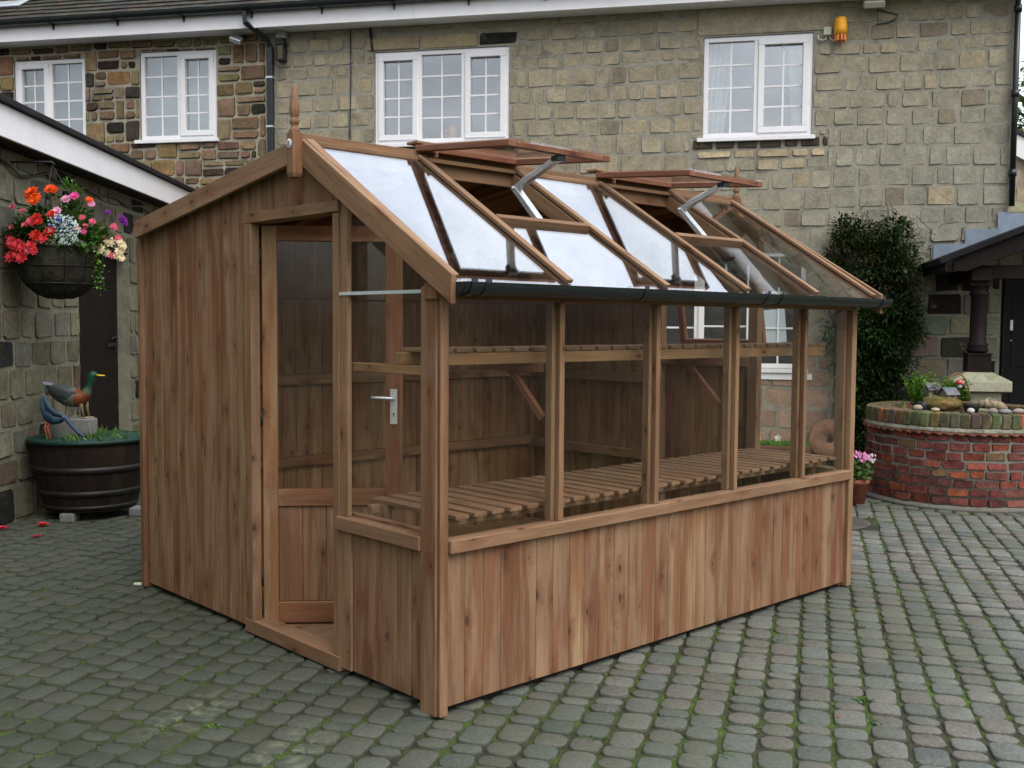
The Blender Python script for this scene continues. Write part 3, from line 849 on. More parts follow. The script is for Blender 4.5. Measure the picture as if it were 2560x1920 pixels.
# front door behind the porch
mb = MB(); hbox(mb, DOOR[0] + .01, DOOR[1] - .01, .02, DOOR[3] - .01, -.11, -.06)
for a, b, c, d in ((.12, .45, 1.15, 1.9), (.53, .86, 1.15, 1.9), (.12, .45, .2, 1.0), (.53, .86, .2, 1.0)):
    hbox(mb, DOOR[0] + a, DOOR[0] + b, c, d, -.06, -.052)
fd = mb.build('front_door', M['darkdoor'], house, bevel=.004)
mb = MB(); hbox(mb, 5.275, 5.305, 1.53, 1.64, -.059, -.048); mb.build('door_plate', M['steel'], fd, bevel=.003)
mb = MB(); hbox(mb, 5.283, 5.298, 1.42, 1.435, -.059, -.045); mb.build('door_knob', M['steel'], fd, bevel=.003)

# downpipes
def fix(name, mb, mats, label, cat, group=None, bevel=0):
    if cat == 'cable': group = 'cables fixed to the stone walls'
    return tag(mb.build(name, mats, None, bevel), label, cat, group)
dp = thing('downpipe', HP(-2.92, 4.6, .05), 'black square downpipe on the joint between old and newer stonework', 'downpipe', 'downpipes on the house')
mb = MB(); hbox(mb, -2.955, -2.885, .1, 4.80, .02, .085); mb.build('pipe', M['gutter'], dp, bevel=.006)
mb = MB()
mb.tube([HP(-3.09, EAVE + .16, .36), HP(-3.09, EAVE + .04, .36), HP(-2.93, 4.86, .09), HP(-2.92, 4.78, .055)], .036, n=4, smooth=False); mb.build('swan_neck', M['gutter'], dp)
for z in (4.43, 3.86, 3.2):
    mb = MB(); hbox(mb, -2.962, -2.878, z, z + .022, .018, .095); mb.build('collar', M['steel'], dp)
dp2 = thing('downpipe', HP(5.2, 4, .05), 'thin black downpipe on the right corner of the tall house wall', 'downpipe', 'downpipes on the house')
mb = MB(); mb.tube([HP(5.225, EAVE + .1, .06), HP(5.225, 2.80, .06)], .030, n=10); mb.build('pipe', M['gutter'], dp2)
for z in (3.9, 4.75, 3.1):
    mb = MB(); mb.tube([HP(5.225, z, .06), HP(5.225, z + .07, .06)], .040, n=10); mb.build('collar', M['gutter'], dp2)

# lamps, alarm and cables on the wall
sl = thing('wall_floodlight', HP(-3.28, 4.9, .1), 'small grey angled floodlight tucked under the soffit left of the downpipe', 'floodlight')
mb = MB(); c = HP(-3.30, 4.875, .16); e1 = (HU * .9 + Z * -.35).normalized(); e2 = (HN * .7 + Z * -.5).normalized(); mb.cbox(c, .15, .06, .11, ex=e1, ey=e1.cross(e2).normalized(), ez=e2); mb.build('housing', M['steel'], sl, bevel=.008)
mb = MB(); mb.tube([HP(-3.24, 4.93, 0), HP(-3.26, 4.92, .12)], .014); mb.build('arm', M['iron'], sl)
ll = thing('wall_lantern', HP(-2.77, 4.85, .05), 'black lantern hanging below a grey switch box right of the downpipe', 'lantern')
mb = MB(); hbox(mb, -2.835, -2.715, 4.88, 4.975, .015, .10, col=(.30, .33, .31)); mb.build('sensor_box', M['paint'], ll, bevel=.006)
mb = MB(); hbox(mb, -2.80, -2.73, 4.84, 4.88, .03, .12); hbox(mb, -2.815, -2.715, 4.62, 4.64, .03, .14); hbox(mb, -2.815, -2.715, 4.80, 4.84, .03, .14)
for uu in (-2.813, -2.728):
    for oo in (.032, .127): hbox(mb, uu, uu + .011, 4.64, 4.80, oo, oo + .011)
mb.build('cage', M['iron'], ll)
mb = MB(); hbox(mb, -2.80, -2.73, 4.645, 4.795, .05, .12); mb.build('lantern_glass', mat_plain('amber_glass', (.08, .05, .02), .2, .5), ll)
al = thing('alarm_beacon', HP(3.50, 4.68, .05), 'orange plastic alarm beacon right of the upper right window', 'beacon')
mb = MB(); mb.lathe([(.05, -.06), (.066, -.055), (.068, .0), (.060, .105), (.052, .115), (.0, .118)], HP(3.505, 4.665, .075), 18, col=(.78, .36, .02)); mb.build('lens', M['paint'], al)
mb = MB()
for k in range(9):
    a = k * 2 * math.pi / 9; mb.cbox(HP(3.505, 4.575, .075) + (HU * math.cos(a) + HN * math.sin(a)) * .052, .018, .018, .065, ex=HU, ey=HN, col=(.70, .22, .04))
mb.build('grille', M['paint'], al)
jb = thing('junction_box', HP(3.37, 4.66, .03), 'small pale square junction box between window and orange beacon', 'junction box')
mb = MB(); hbox(mb, 3.335, 3.415, 4.615, 4.70, .012, .06, col=(.48, .50, .38)); mb.build('box', M['paint'], jb, bevel=.006)
mb = MB()
mb.tube([HP(3.28, 4.625, .03), HP(3.29, 4.585, .03), HP(3.33, 4.57, .03), HP(3.36, 4.58, .03), HP(3.365, 4.615, .03)], .006, col=(.6, .6, .56))
mb.tube([HP(3.40, 4.61, .03), HP(3.41, 4.575, .03), HP(3.44, 4.56, .03), HP(3.47, 4.58, .03), HP(3.475, 4.61, .03)], .006, col=(.6, .6, .56))
mb.build('cable_loop', M['paint'], jb)
fl = thing('floodlight', HP(3.82, 4.95, .1), 'wide pale floodlight under the eaves right of the orange beacon', 'floodlight')
mb = MB(); c = HP(3.82, 4.885, .16); mb.cbox(c, .21, .13, .075, ex=HU, ey=(HN * .85 + Z * -.5).normalized(), ez=(HN * .5 + Z * .85).normalized(), col=(.34, .33, .26)); mb.build('housing', M['paint'], fl, bevel=.012)
mb = MB(); mb.tube([HP(3.82, 4.93, .01), HP(3.82, 4.92, .12)], .016); mb.build('arm', M['iron'], fl)
mb = MB(); mb.tube([HP(-1.935, 4.96, .022), HP(-1.93, 4.4, .024), HP(-1.95, 3.5, .022), HP(-1.95, 2.4, .022)], .007)
fix('wall_cable', mb, M['gutter'], 'thin black cable running straight down the stone wall left of the three-light window', 'cable')
mb = MB(); mb.tube([HP(-1.685, 4.96, .03), HP(-1.67, 4.8, .03), HP(-1.655, 4.69, .03)], .007); mb.tube([HP(-1.70, 4.96, .03), HP(-1.685, 4.8, .03), HP(-1.665, 4.69, .03)], .007)
fix('wall_cable', mb, M['gutter'], 'short pair of black cables dropping to the top left corner of the three-light window', 'cable')
mb = MB(); mb.tube([HP(3.86, 4.86, .03), HP(4.08, 4.80, .02), HP(4.06, 4.76, .02), HP(3.98, 4.72, .02), HP(3.86, 4.71, .02)], .006)
fix('wall_cable', mb, M['gutter'], 'looped black cable below the wide pale floodlight', 'cable')
# inside the windows
mb = MB(); jc = HP(-1.06 + .30, 3.70, -.20)
mb.lathe([(.035, 0), (.052, .03), (.055, .08), (.04, .13), (.045, .15)], jc, 14, col=(.75, .30, .05)); mb.lathe([(.036, -.004), (.048, .0)], jc, 14, col=(.6, .06, .03))
mb.tube([jc - HU * .045 + Z * .12, jc - HU * .085 + Z * .10, jc - HU * .085 + Z * .05, jc - HU * .05 + Z * .03], .008, col=(.75, .30, .05))
fix('jug', mb, M['paint'], 'small orange jug standing on the inside sill of the three-light window', 'jug')
mb = MB(); nb = HP(2.795, 1.37, -.062); mb.box(nb, HU * .24 + Z * .02, Z * .36 - HU * .03, HN * .004)
fix('paper_notice', mb, M['paper'], 'white paper notice taped inside the ground floor window, seen through the greenhouse', 'notice')

# ================================================================ PORCH
porch = thing('porch', HP(4.76, 0, .9), 'dark timber porch with pitched slate roof at the right of the house', 'porch')
pr_s = .40
pd = (HU + Z * pr_s).normalized(); pn = (Z - HU * pr_s).normalized()
mb = MB()
mb.box(HP(4.36, 2.155, .004), pd * 1.9, HN * 1.20, pn * .055, col=(.011, .011, .013))
mb.box(HP(7.55, 2.135, .004), (HU * -1 + Z * pr_s).normalized() * 1.65, HN * 1.20, (Z + HU * pr_s).normalized() * .055, col=(.011, .011, .013))
mb.build('roof', M['slate'], porch, bevel=.004)
mb = MB()
hx = lambda u, z, o: HP(u, z, o)
mb.prism([(4.48, 2.085), (4.60, 2.085), (5.98, 2.64), (5.98, 2.815), (4.48, 2.21)], HP(0, 0, 1.10), HU, Z, HN, .045, gdir=(1, .4))
mb.prism([(7.45, 2.085), (7.33, 2.085), (5.985, 2.64), (5.985, 2.815), (7.45, 2.21)], HP(0, 0, 1.10), HU, Z, HN, .045, gdir=(1, -.4))
mb.build('bargeboard', M['dark_timber'], porch, bevel=.004)
mb = MB(); mb.box(HP(4.40, 2.09, .01), HU * .03, HN * 1.17, Z * .075); mb.build('eaves_board', M['dark_timber'], porch)
mb = MB(); mb.box(HP(4.66, 2.0, .05), HU * .18, HN * 1.0, Z * .12); mb.box(HP(4.66, 2.02, .84), HU * 2.6, HN * .14, Z * .13); mb.build('beam', M['dark_timber'], porch, bevel=.005)
mb = MB(); cc = HP(4.765, 0, .90)
sq = .088
def sqprism(z0, z1, a, b=None):
    b = b or a
    mb.hexa([cc + HU * x * a + HN * y * a + Z * z0 for x, y in ((-1, -1), (1, -1), (1, 1), (-1, 1))] + [cc + HU * x * b + HN * y * b + Z * z1 for x, y in ((-1, -1), (1, -1), (1, 1), (-1, 1))], g=2)
sqprism(1.135, 1.30, .105); sqprism(1.30, 1.315, .115)
mb.lathe([(.07, 1.315), (.09, 1.325), (.098, 1.345), (.085, 1.37), (.096, 1.39), (.092, 1.405), (.074, 1.42), (.076, 1.6), (.072, 1.85), (.085, 1.87), (.09, 1.89), (.075, 1.91), (.09, 1.93), (.09, 2.0)], cc, 20)
sqprism(1.955, 2.02, .10)
mb.build('turned_column', M['dark_timber'], porch)
mb = MB()
for u0, u1, z0, z1 in ((4.49, 4.80, 2.19, 2.425), (4.795, 5.11, 2.30, 2.575), (5.105, 5.22, 2.42, 2.745), (5.215, 5.40, 2.46, 2.73), (5.395, 5.75, 2.5, 2.9)):
    mb.box(HP(u0, z0, .034), HU * (u1 - u0), HN * (.004 + .003 * RND.random()), Z * (z1 - z0), col=(.20, .25, .31))
mb.build('lead_flashing', M['lead'], porch)
ped = thing('stone_pedestal', HP(4.765, 0, .9), 'square pale stone pedestal with sloped cap carrying the porch column', 'pedestal')
mb = MB(); pc = HP(4.765, 0, .90)
def ring4(a, z): return [pc + HU * x * a + HN * y * a + Z * z for x, y in ((-1, -1), (1, -1), (1, 1), (-1, 1))]
mb.hexa(ring4(.185, .0) + ring4(.185, .955), g=2, col=(.34, .34, .25)); mb.build('shaft', M['cast'], ped, bevel=.012)
mb = MB(); mb.hexa(ring4(.26, .956) + ring4(.26, 1.055), g=2, col=(.38, .37, .27)); mb.hexa(ring4(.26, 1.0555) + ring4(.12, 1.134), g=2, col=(.30, .30, .21)); mb.build('cap', M['cast'], ped, bevel=.006)

# ================================================================ OUTBUILDING
outb = thing('outbuilding', LP(0, 0), 'low stone outbuilding with a deep white fascia along the left edge', 'outbuilding')
DR = (1.10, 2.50, 0.0, 2.27)
LE = 2.86
def col_out(u, z):
    c = RND.choice([(.22, .205, .135), (.20, .19, .125), (.235, .215, .15), (.19, .18, .12), (.21, .185, .13), (.24, .225, .16), (.20, .155, .11), (.03, .03, .027), (.20, .20, .16)])
    f = RND.uniform(.50, .76); return tuple(q * f for q in c)
mb = MB(); slab(mb, LP, -9.5, 4.35, 0, LE, [DR], (.195, .195, .14), .16); ow = mb.build('wall', M['mortar'], outb)
mb = MB(); coursed(mb, LP, -2.4, 4.3, 0, LE, [DR], (.21, .30), (.24, .42), .034, col_out, th=.010, jit=.009, rad=.03)
mb.build('wall_stones', M['rubble'], ow)
mb = MB(); slab(mb, lambda u, z, o: LP(u, z, o), -9.5, -9.49, 0, LE, [], (.3, .28, .2))
def lbox(mb, a, b, z0, z1, o0, o1, **k): mb.box(LP(a, z0, o0), LU * (b - a), LN * (o1 - o0), Z * (z1 - z0), **k)
mb = MB(); lbox(mb, -9.5, 4.32, 2.87, 3.10, .17, .195); mb.build('fascia', M['white'], outb, bevel=.003)
mb = MB(); lbox(mb, -9.5, 4.32, LE, LE + .015, -.1, .169); mb.build('soffit', M['dark_timber'], outb)
mb = MB(); mb.box(LP(-9.5, 3.105, .235), LU * 13.85, LN * -3.4 + Z * .42, Z * .045, col=(.02, .02, .022)); mb.build('roof', M['slate'], outb, bevel=.004)
mb = MB()
lbox(mb, DR[0] + .005, DR[1] - .005, .02, DR[3] - .005, -.16, -.14)
k = DR[0] + .01
while k < DR[1] - .03:
    lbox(mb, k, min(k + .125, DR[1] - .01), .02, DR[3] - .01, -.14, -.118); k += .13
od = mb.build('plank_door', M['dark_timber'], outb, bevel=.004)
mb = MB(); lbox(mb, 2.15, 2.40, 1.31, 1.35, -.116, -.10); mb.tube([LP(2.24, 1.36, -.105), LP(2.24, 1.40, -.08), LP(2.34, 1.40, -.08), LP(2.34, 1.36, -.105)], .010, n=6); lbox(mb, 2.38, 2.44, 1.24, 1.42, -.116, -.10); mb.build('latch', M['iron'], od)
mb = MB(); pts = [LP(-2.4 + .25 * i, 2.79 - .05 * math.sin(i * .9) ** 2 - (.06 if i in (9, 10) else 0), .03) for i in range(26)]; mb.tube(pts, .010, n=6)
fix('wall_cable', mb, M['gutter'], 'sagging dark cable strung along the outbuilding wall under the white fascia', 'cable')

# ================================================================ BEHIND THE HOUSE, RIGHT
ng = thing('neighbour_building', HP(7, 0, -4), 'pale stone building with a white sloping verge beyond the house corner', 'building')
NP = lambda u, z, o=0: HP(u, z, -4 + o)
mb = MB(); mb.prism([(5.6, 0), (9.5, 0), (9.5, 2.3), (6.1, 4.25), (5.6, 4.5)], NP(0, 0), HU, Z, -HN, 3, col=(.36, .31, .23)); nw = mb.build('wall', M['mortar'], ng)
mb = MB(); coursed(mb, NP, 5.7, 8.5, 1.5, 3.3, [], (.18, .25), (.2, .4), .02, lambda u, z: tuple(q * RND.uniform(.8, 1.1) for q in (.42, .35, .26))); coursed(mb, NP, 5.7, 6.6, 3.3, 3.75, [], (.18, .25), (.2, .4), .02, lambda u, z: tuple(q * RND.uniform(.8, 1.1) for q in (.42, .35, .26))); mb.build('wall_stones', M['stone'], nw)
mb = MB(); mb.prism([(5.5, 4.30), (9.6, 2.02), (9.6, 2.26), (5.5, 4.60)], NP(0, 0, .06), HU, Z, HN, .03, gdir=(1, -.58)); mb.build('verge_board', M['white'], ng)
mb = MB(); mb.prism([(5.5, 4.61), (9.6, 2.27), (9.6, 2.33), (5.5, 4.67)], NP(0, 0, .12), HU, Z, -HN, 3.2, gdir=(1, -.58), col=(.04, .04, .045)); mb.build('roof', M['slate'], ng)
mb = MB()
coursed(mb, lambda u, z, o: HP(CORN, z, -u) + HU * o, .02, 4.0, 2.76, EAVE, [], (.195, .245), (.15, .33), .03, col_new)
mb.build('gable_stones', M['stone'], house)

def foliage(mb, c, rx, ry, rz, n, L, W, col=(1, 1, 1), shell=.5, down=.2):
    for _ in range(n):
        a = RND.uniform(0, 6.283); zz = RND.uniform(-1, 1); q = math.sqrt(1 - zz * zz); r = RND.uniform(shell, 1)
        d = V((q * math.cos(a), q * math.sin(a), zz))
        p = V(c) + V((d.x * rx, d.y * ry, d.z * rz)) * r
        dd = (d + V((RND.uniform(-1, 1), RND.uniform(-1, 1), RND.uniform(-1, 1) - down)) * .9)
        mb.leaf(p, dd, Z, L * RND.uniform(.6, 1.3), W * RND.uniform(.7, 1.2), col=col)
def tree(loc, h, label, spread=1.0, cr=6):
    t = thing('broadleaf_tree', loc, label, 'tree')
    b = V(loc); mb = MB()
    mb.tube([b, b + V((.1, .1, h * .3)), b + V((0, .2, h * .55)), b + V((.1, 0, h * .8))], [.24, .19, .13, .05], n=9, col=(.10, .075, .05))
    tips = []
    for k in range(14):
        s = b + V((.05, .1, h * RND.uniform(.3, .7))); a = RND.uniform(0, 6.28)
        e = s + V((math.cos(a) * spread * RND.uniform(.5, 1.2), math.sin(a) * spread * RND.uniform(.5, 1.2), RND.uniform(.5, 1.6)))
        mb.tube([s, s.lerp(e, .5) + Z * .15, e], [.07, .045, .015], n=6, col=(.10, .075, .05)); tips.append(e)
    mb.build('trunk', M['matt'], t)
    mb = MB()
    for e in tips + [b + V((0, 0, h * .85))]:
        for k in range(cr):
            c = e + V((RND.gauss(0, .45), RND.gauss(0, .45), RND.gauss(0, .4)))
            f = RND.uniform(.7, 1.3)
            foliage(mb, c, .5, .5, .35, 120, .13, .07, col=(f, f * RND.uniform(.9, 1.15), f), shell=.2)
    mb.build('crown', M['leaf'], t)
    return t
tree(HP(8.2, 0, -8.5), 7.2, 'leafy green tree showing beyond the right corner of the house', 1.7, 6)

# ================================================================ CLIMBER ON THE HOUSE
cl_ = thing('climbing_shrub', HP(3.95, 0, .15), 'dark green bushy climber with reddish tips covering the house wall beside the porch', 'climber')
mb = MB()
for k in range(7):
    u = 3.95 + RND.uniform(-.15, .15); pts = []
    for i in range(9):
        pts.append(HP(u, i * .3, .06 + .03 * math.sin(i + k))); u += RND.uniform(-.12, .12)
    mb.tube(pts, [.022 - .002 * i for i in range(9)], n=6, col=(.07, .05, .035))
for k in range(16):
    u = RND.uniform(3.35, 4.55); z = RND.uniform(2.3, 2.6); pts = [HP(u, z, .1)]
    for i in range(5):
        u += RND.uniform(-.09, .09); z += RND.uniform(.0, .09); pts.append(HP(u, z, .06 + .05 * RND.random()))
    mb.tube(pts, .0035, n=4, col=(.09, .035, .03))
mb.build('stems', M['matt'], cl_)
mb = MB()
CLUMP = []
for k in range(520):
    z = RND.uniform(.15, 2.62)
    if z > 1.45: a, b = 3.42, 4.32
    elif z > 1.2: a, b = 3.5, 4.28
    else: a, b = 3.62, 4.14
    if z > 2.35: a, b = a + .1, b - .1
    if z < .6: a, b = 3.75, 4.2
    CLUMP.append((RND.uniform(a, b), z + RND.uniform(-.06, .06), RND.uniform(.04, .36 if z > 1.4 else .26)))
for (u, z, o) in CLUMP:
    f = RND.uniform(.55, 1.35); red = z > 1.9 and RND.random() < .22
    col = (f * 2.3, f * .75, f * 1.2) if red else (f, f, f)
    r = RND.uniform(.08, .15)
    c = HP(u, z, o)
    for _ in range(int(RND.uniform(30, 58))):
        d = V((RND.gauss(0, 1), RND.gauss(0, 1), RND.gauss(0, 1))).normalized()
        p = c + d * r * RND.uniform(.3, 1.05)
        dd = HN * RND.uniform(.1, 1.0) + d * .8 + Z * RND.uniform(-.7, .3)
        mb.leaf(p, dd, Z, RND.choice([.026, .034, .045, .06, .08]), RND.uniform(.016, .034), col=col)
mb.build('foliage', M['dleaf'], cl_)

# ================================================================ THINGS AGAINST THE HOUSE WALL, SEEN THROUGH THE GREENHOUSE
ms = thing('millstone', HP(3.49, 0, .15), 'round reddish millstone with a central hole leaning on the house wall', 'millstone')
mb = MB(); ax = (HN + Z * .12).normalized()
mb.lathe([(.035, -.045), (.035, .045), (.205, .045), (.22, .03), (.22, -.03), (.205, -.045)], HP(3.485, .30, .17) + Z * .06, 36, ax=ax, ex=HU, col=(.24, .13, .085), closed=True); mb.build('stone_disc', M['rubble'], ms)
tr = thing('trough_planter', HP(3.0, 0, .2), 'low brown trough with bright moss and small flowers under the window', 'planter')
mb = MB(); hbox(mb, 2.62, 3.28, .0, .30, .12, .40, col=(.13, .07, .045)); mb.build('trough', M['matt'], tr, bevel=.01)
mb = MB()
for k in range(700): mb.leaf(HP(RND.uniform(2.64, 3.26), .30, RND.uniform(.14, .38)), V((RND.gauss(0, .5), RND.gauss(0, .5), 1)), X, RND.uniform(.02, .06), .015, col=(1.3, 1.8, .6))
mb.build('moss', M['leaf'], tr)
def flower(mb, c, n, r, col, nrm, layers=2, W=None, cup=.35):
    nrm = V(nrm).normalized(); a = nrm.cross(Z); a = a.normalized() if a.length > .05 else V((1, 0, 0)); b = nrm.cross(a)
    for l in range(layers):
        rr = r * (1 - .3 * l); off = RND.random() * 3
        for k in range(n):
            t = off + 2 * math.pi * k / n
            d = a * math.cos(t) + b * math.sin(t) + nrm * (cup + .45 * l)
            f = RND.uniform(.75, 1.1); mb.leaf(V(c) + nrm * .004 * l, d, nrm, rr * RND.uniform(.85, 1.1), W or rr * .75, col=tuple(q * f for q in col), bend=.3)
for u, col in ((2.74, (.75, .40, .30)), (2.95, (.7, .7, .7)), (3.18, (.7, .7, .66))):
    mb = MB(); flower(mb, HP(u, .37, .26), 5, .05, col, HN + Z * .5); mb.tube([HP(u, .30, .26), HP(u, .37, .26)], .003, n=4, col=(.06, .12, .03)); mb.build('flower', M['petal'], tr)

# ================================================================ GREENHOUSE
gh = thing('greenhouse', (0, 0, 0), 'cedar half-greenhouse half-shed with open roof vents standing on the paved yard', 'greenhouse')
L = 3.14; YR = .939; ZR = 2.377; XO = .048
SL = V((0, -.849, -.528)).normalized(); SN = V((0, -.528, .849)).normalized()
RP = lambda x, s, o=0: V((x, YR, ZR)) + SL * s + SN * o
def ztop(y): return 2.345 - .62 * (.93 - y) if y < .93 else 2.345 - .142 * (y - .93)
B = .0025
def gclad(mb, y0, y1, z0, zt, x0=0.0, x1=.018, en=X, w=.098):
    """vertical boards in the gable plane; zt a number or a function of y"""
    y = y0
    while y < y1 - .005:
        b = min(y + w, y1)
        if y1 - b < .02: b = y1
        fa = zt(y) if callable(zt) else zt; fb = zt(b - .001) if callable(zt) else zt
        pts = [(y, z0), (b - .0012, z0), (b - .0012, fb)]
        if callable(zt) and y < .93 < b: pts.append((.93, zt(.93)))
        pts.append((y, fa))
        mb.prism(pts, V((x0, 0, 0)), Y, Z, en, x1 - x0, gdir=(0, 1))
        y = b
# --- near gable
mb = MB(); gclad(mb, 1.517, 2.722, .036, lambda y: ztop(y) - .004); gclad(mb, .70, 1.517, 2.094, lambda y: ztop(y) - .004); gclad(mb, .10, .702, .036, .655)
mb.build('gable_cladding', M['clad'], gh, bevel=.004)
mb = MB(); mb.box((-.022, 2.722, .012), X * .05, Y * .044, Z * 2.06); mb.build('corner_board', M['post'], gh, bevel=B)
mb = MB()
mb.box((-.020, 1.452, .085), X * .050, Y * .064, Z * 1.96); mb.box((-.012, .700, .085), X * .055, Y * .046, Z * 1.96)
mb.box((-.022, .690, 2.046), X * .10, Y * .84, Z * .050); mb.box((-.022, .690, .018), X * .10, Y * .84, Z * .066)
mb.build('door_frame', M['frame'], gh, bevel=B)
mb = MB()
mb.box((-.004, .640, .718), X * .022, Y * .058, Z * (ztop(.66) - .735)); mb.box((-.004, .104, .718), X * .022, Y * .02, Z * .98)
mb.box((-.010, .61, .036), X * .012, Y * .088, Z * .621)
mb.prism([(.105, 1.79), (.64, 2.122), (.64, 2.160), (.105, 1.83)], V((.0, 0, 0)), Y, Z, X, .045, gdir=(1, .62))
mb.build('gable_window_frame', M['frame'], gh, bevel=B)
mb = MB(); mb.box((-.034, .10, .657), X * .10, Y * .60, Z * .060); mb.build('gable_sill', M['frame'], gh, bevel=.004)
mb = MB(); mb.prism([(.105, .72), (.645, .72), (.645, 1.684), (.105, 1.684)], V((.020, 0, 0)), Y, Z, X, .004); mb.build('gable_pane', M['glass'], gh)
mb = MB(); mb.prism([(.105, 1.698), (.645, 1.698), (.645, 2.14), (.105, 1.81)], V((.020, 0, 0)), Y, Z, X, .004); mb.build('gable_pane', M['glass'], gh)
mb = MB(); mb.box((-.0085, .10, 1.684), X * .030, Y * .598, Z * .014); mb.build('glazing_strip', mat_plain('pale_plastic_strip', (.52, .60, .60), .3, .5), gh)
# --- corner posts
mb = MB(); mb.box((-.026, .002, .008), X * .05, Y * .100, Z * 1.70); mb.box((-.018, -.018, .008), X * .042, Y * .0195, Z * 1.66); mb.build('corner_post', M['post'], gh, bevel=.004)
mb = MB(); mb.box((L - .045, -.020, .012), X * .05, Y * .04, Z * 1.66); mb.box((L - .06, .02, .012), X * .075, Y * .06, Z * 1.66); mb.build('corner_post', M['frame'], gh, bevel=.004)
# --- long glazed front
mb = MB(); x = .0245
while x < L - .05:
    b = min(x + RND.uniform(.096, .104), L - .046)
    mb.box((x, 0, .036), X * (b - x - .0012), Y * .018, Z * .621); x = b
mb.build('front_cladding', M['clad'], gh, bevel=.004)
mb = MB(); mb.box((.0245, -.034, .657), X * (L - .071), Y * .066, Z * .056); mb.build('front_sill', M['frame'], gh, bevel=.005)
PX = [.64, 1.29, 1.93, 2.58]
for px in PX:
    mb = MB(); mb.box((px - .003, -.020, .713), X * .030, Y * .026, Z * .945); mb.box((px - .024, .008, .713), X * .044, Y * .040, Z * .945); mb.build('glazing_post', M['frame'], gh, bevel=B)
ed = [.018] + PX + [L - .045]
for a, b in zip(ed[:-1], ed[1:]):
    mb = MB(); mb.box((a + .012, .001, .716), X * (b - a - .02), Y * .004, Z * .94); mb.build('front_pane', M['glass'], gh)
mb = MB(); mb.box((-.040, -.012, 1.658), X * (L + .08), Y * .075, Z * .062); mb.box((-.040, -.085, 1.700), X * (L + .08), Y * .073, Z * .016); mb.build('eaves_plate', M['inner'], gh, bevel=B)
# --- roof
BX = [-XO + i * (L + 2 * XO) / 5 for i in range(6)]
for i, bx in enumerate(BX):
    mb = MB()
    ox = .022 if i == 0 else (-.022 if i == 5 else 0)
    mb.box(RP(bx + ox - .020, .03, .006), X * .040, SL * 1.195, SN * .018)
    mb.box(RP(bx + ox - .024, .03, -.075), X * .048, SL * 1.155, SN * .072)
    mb.build('roof_bar', M['frame'], gh, bevel=B)
mb = MB(); mb.box((-.050, .926, 2.285), X * (L + .10), Y * .030, Z * .122); mb.box((-.045, .895, 2.352), X * (L + .09), Y * .031, Z * .020); mb.box((-.05, .957, 2.388), X * (L + .10), Y * .05, Z * .018); mb.build('ridge_board', M['frame'], gh, bevel=B)
for i in range(5):
    a, b = BX[i] + .006, BX[i + 1] - .006
    s0 = .035 if i in (0, 2, 4) else .662
    mb = MB(); mb.box(RP(a, s0, 0), X * (b - a), SL * (1.262 - s0), SN * .004); pane = mb.build('roof_pane', M['rglass'], gh)
    for xx in (a + .09, b - .09):
        mb = MB(); mb.box(RP(xx, 1.245, -.003), X * .018, SL * .021, SN * .012); mb.build('glazing_clip', M['copper'], pane)
    if i in (1, 3):
        mb = MB(); mb.box(RP(BX[i] + .021, .640, -.05), X * (BX[i + 1] - BX[i] - .042), SL * .034, SN * .078); mb.build('vent_trimmer', M['frame'], gh, bevel=B)
def roof_vent(i):
    a, b = BX[i] - .012, BX[i + 1] + .012
    al = math.radians(4.5); d = V((0, -math.cos(al), -math.sin(al))); n = V((0, -math.sin(al), math.cos(al)))
    o = V((a, .935, 2.402)); W = b - a; LN_ = .675
    Q = lambda x, s, h: o + X * x + d * s + n * h
    mb = MB()
    mb.box(Q(0, 0, 0), X * .046, d * LN_, n * .029); mb.box(Q(W - .046, 0, 0), X * .046, d * LN_, n * .029)
    mb.box(Q(.046, 0, 0), X * (W - .092), d * .06, n * .028); mb.box(Q(.046, LN_ - .048, 0), X * (W - .092), d * .046, n * .026)
    mb.box(Q(.05, .08, -.03), X * .02, d * .02, n * .028)
    v = mb.build('roof_vent', M['vent'], gh, bevel=B)
    mb = MB(); mb.box(Q(.012, .03, .031), X * (W - .024), d * (LN_ - .02), n * .004); mb.build('vent_pane', M['glass'], v)
    mb = MB(); mb.box((a + .01, .93, 2.442), X * (W - .02), Y * .085, Z * .014); mb.build('ridge_flap', M['frame'], gh, bevel=B)
    c = (a + b) / 2 + .02
    top = Q(c - a, LN_ - .03, -.008); elb = V((c, .592, 2.224)); base = V((c, .412, 2.040))
    mb = MB()
    e = (top - elb).normalized(); k = X.cross(e)
    mb.box(elb - X * .017 - k * .012, X * .004, e * (top - elb).length, k * .026); mb.box(elb + X * .013 - k * .012, X * .004, e * (top - elb).length, k * .026); mb.box(elb - X * .013 + k * .010, X * .026, e * (top - elb).length * .95, k * .004)
    mb.tube([elb + e * .05 - k * .012, elb + e * .20 - k * .006], .013, n=10)
    e2 = (base - elb).normalized(); k2 = X.cross(e2)
    mb.box(elb - X * .021 - k2 * .013, X * .004, e2 * (base - elb).length, k2 * .026); mb.box(elb + X * .017 - k2 * .013, X * .004, e2 * (base - elb).length, k2 * .026); mb.box(elb - X * .017 - k2 * .013, X * .034, e2 * (base - elb).length, k2 * .004)
    mb.tube([elb - X * .028, elb + X * .028], .008, n=8)
    op = mb.build('vent_opener', M['steel'], v, bevel=.001)
    mb = MB(); mb.cbox(top + d * -.01 + n * -.008, .055, .05, .026, ex=X, ey=d, ez=n); mb.tube([top - X * .03 - n * .012, top + X * .03 - n * .012], .011, n=8); mb.build('vent_bracket', M['gutter'], v, bevel=.003)
roof_vent(1); roof_vent(3)
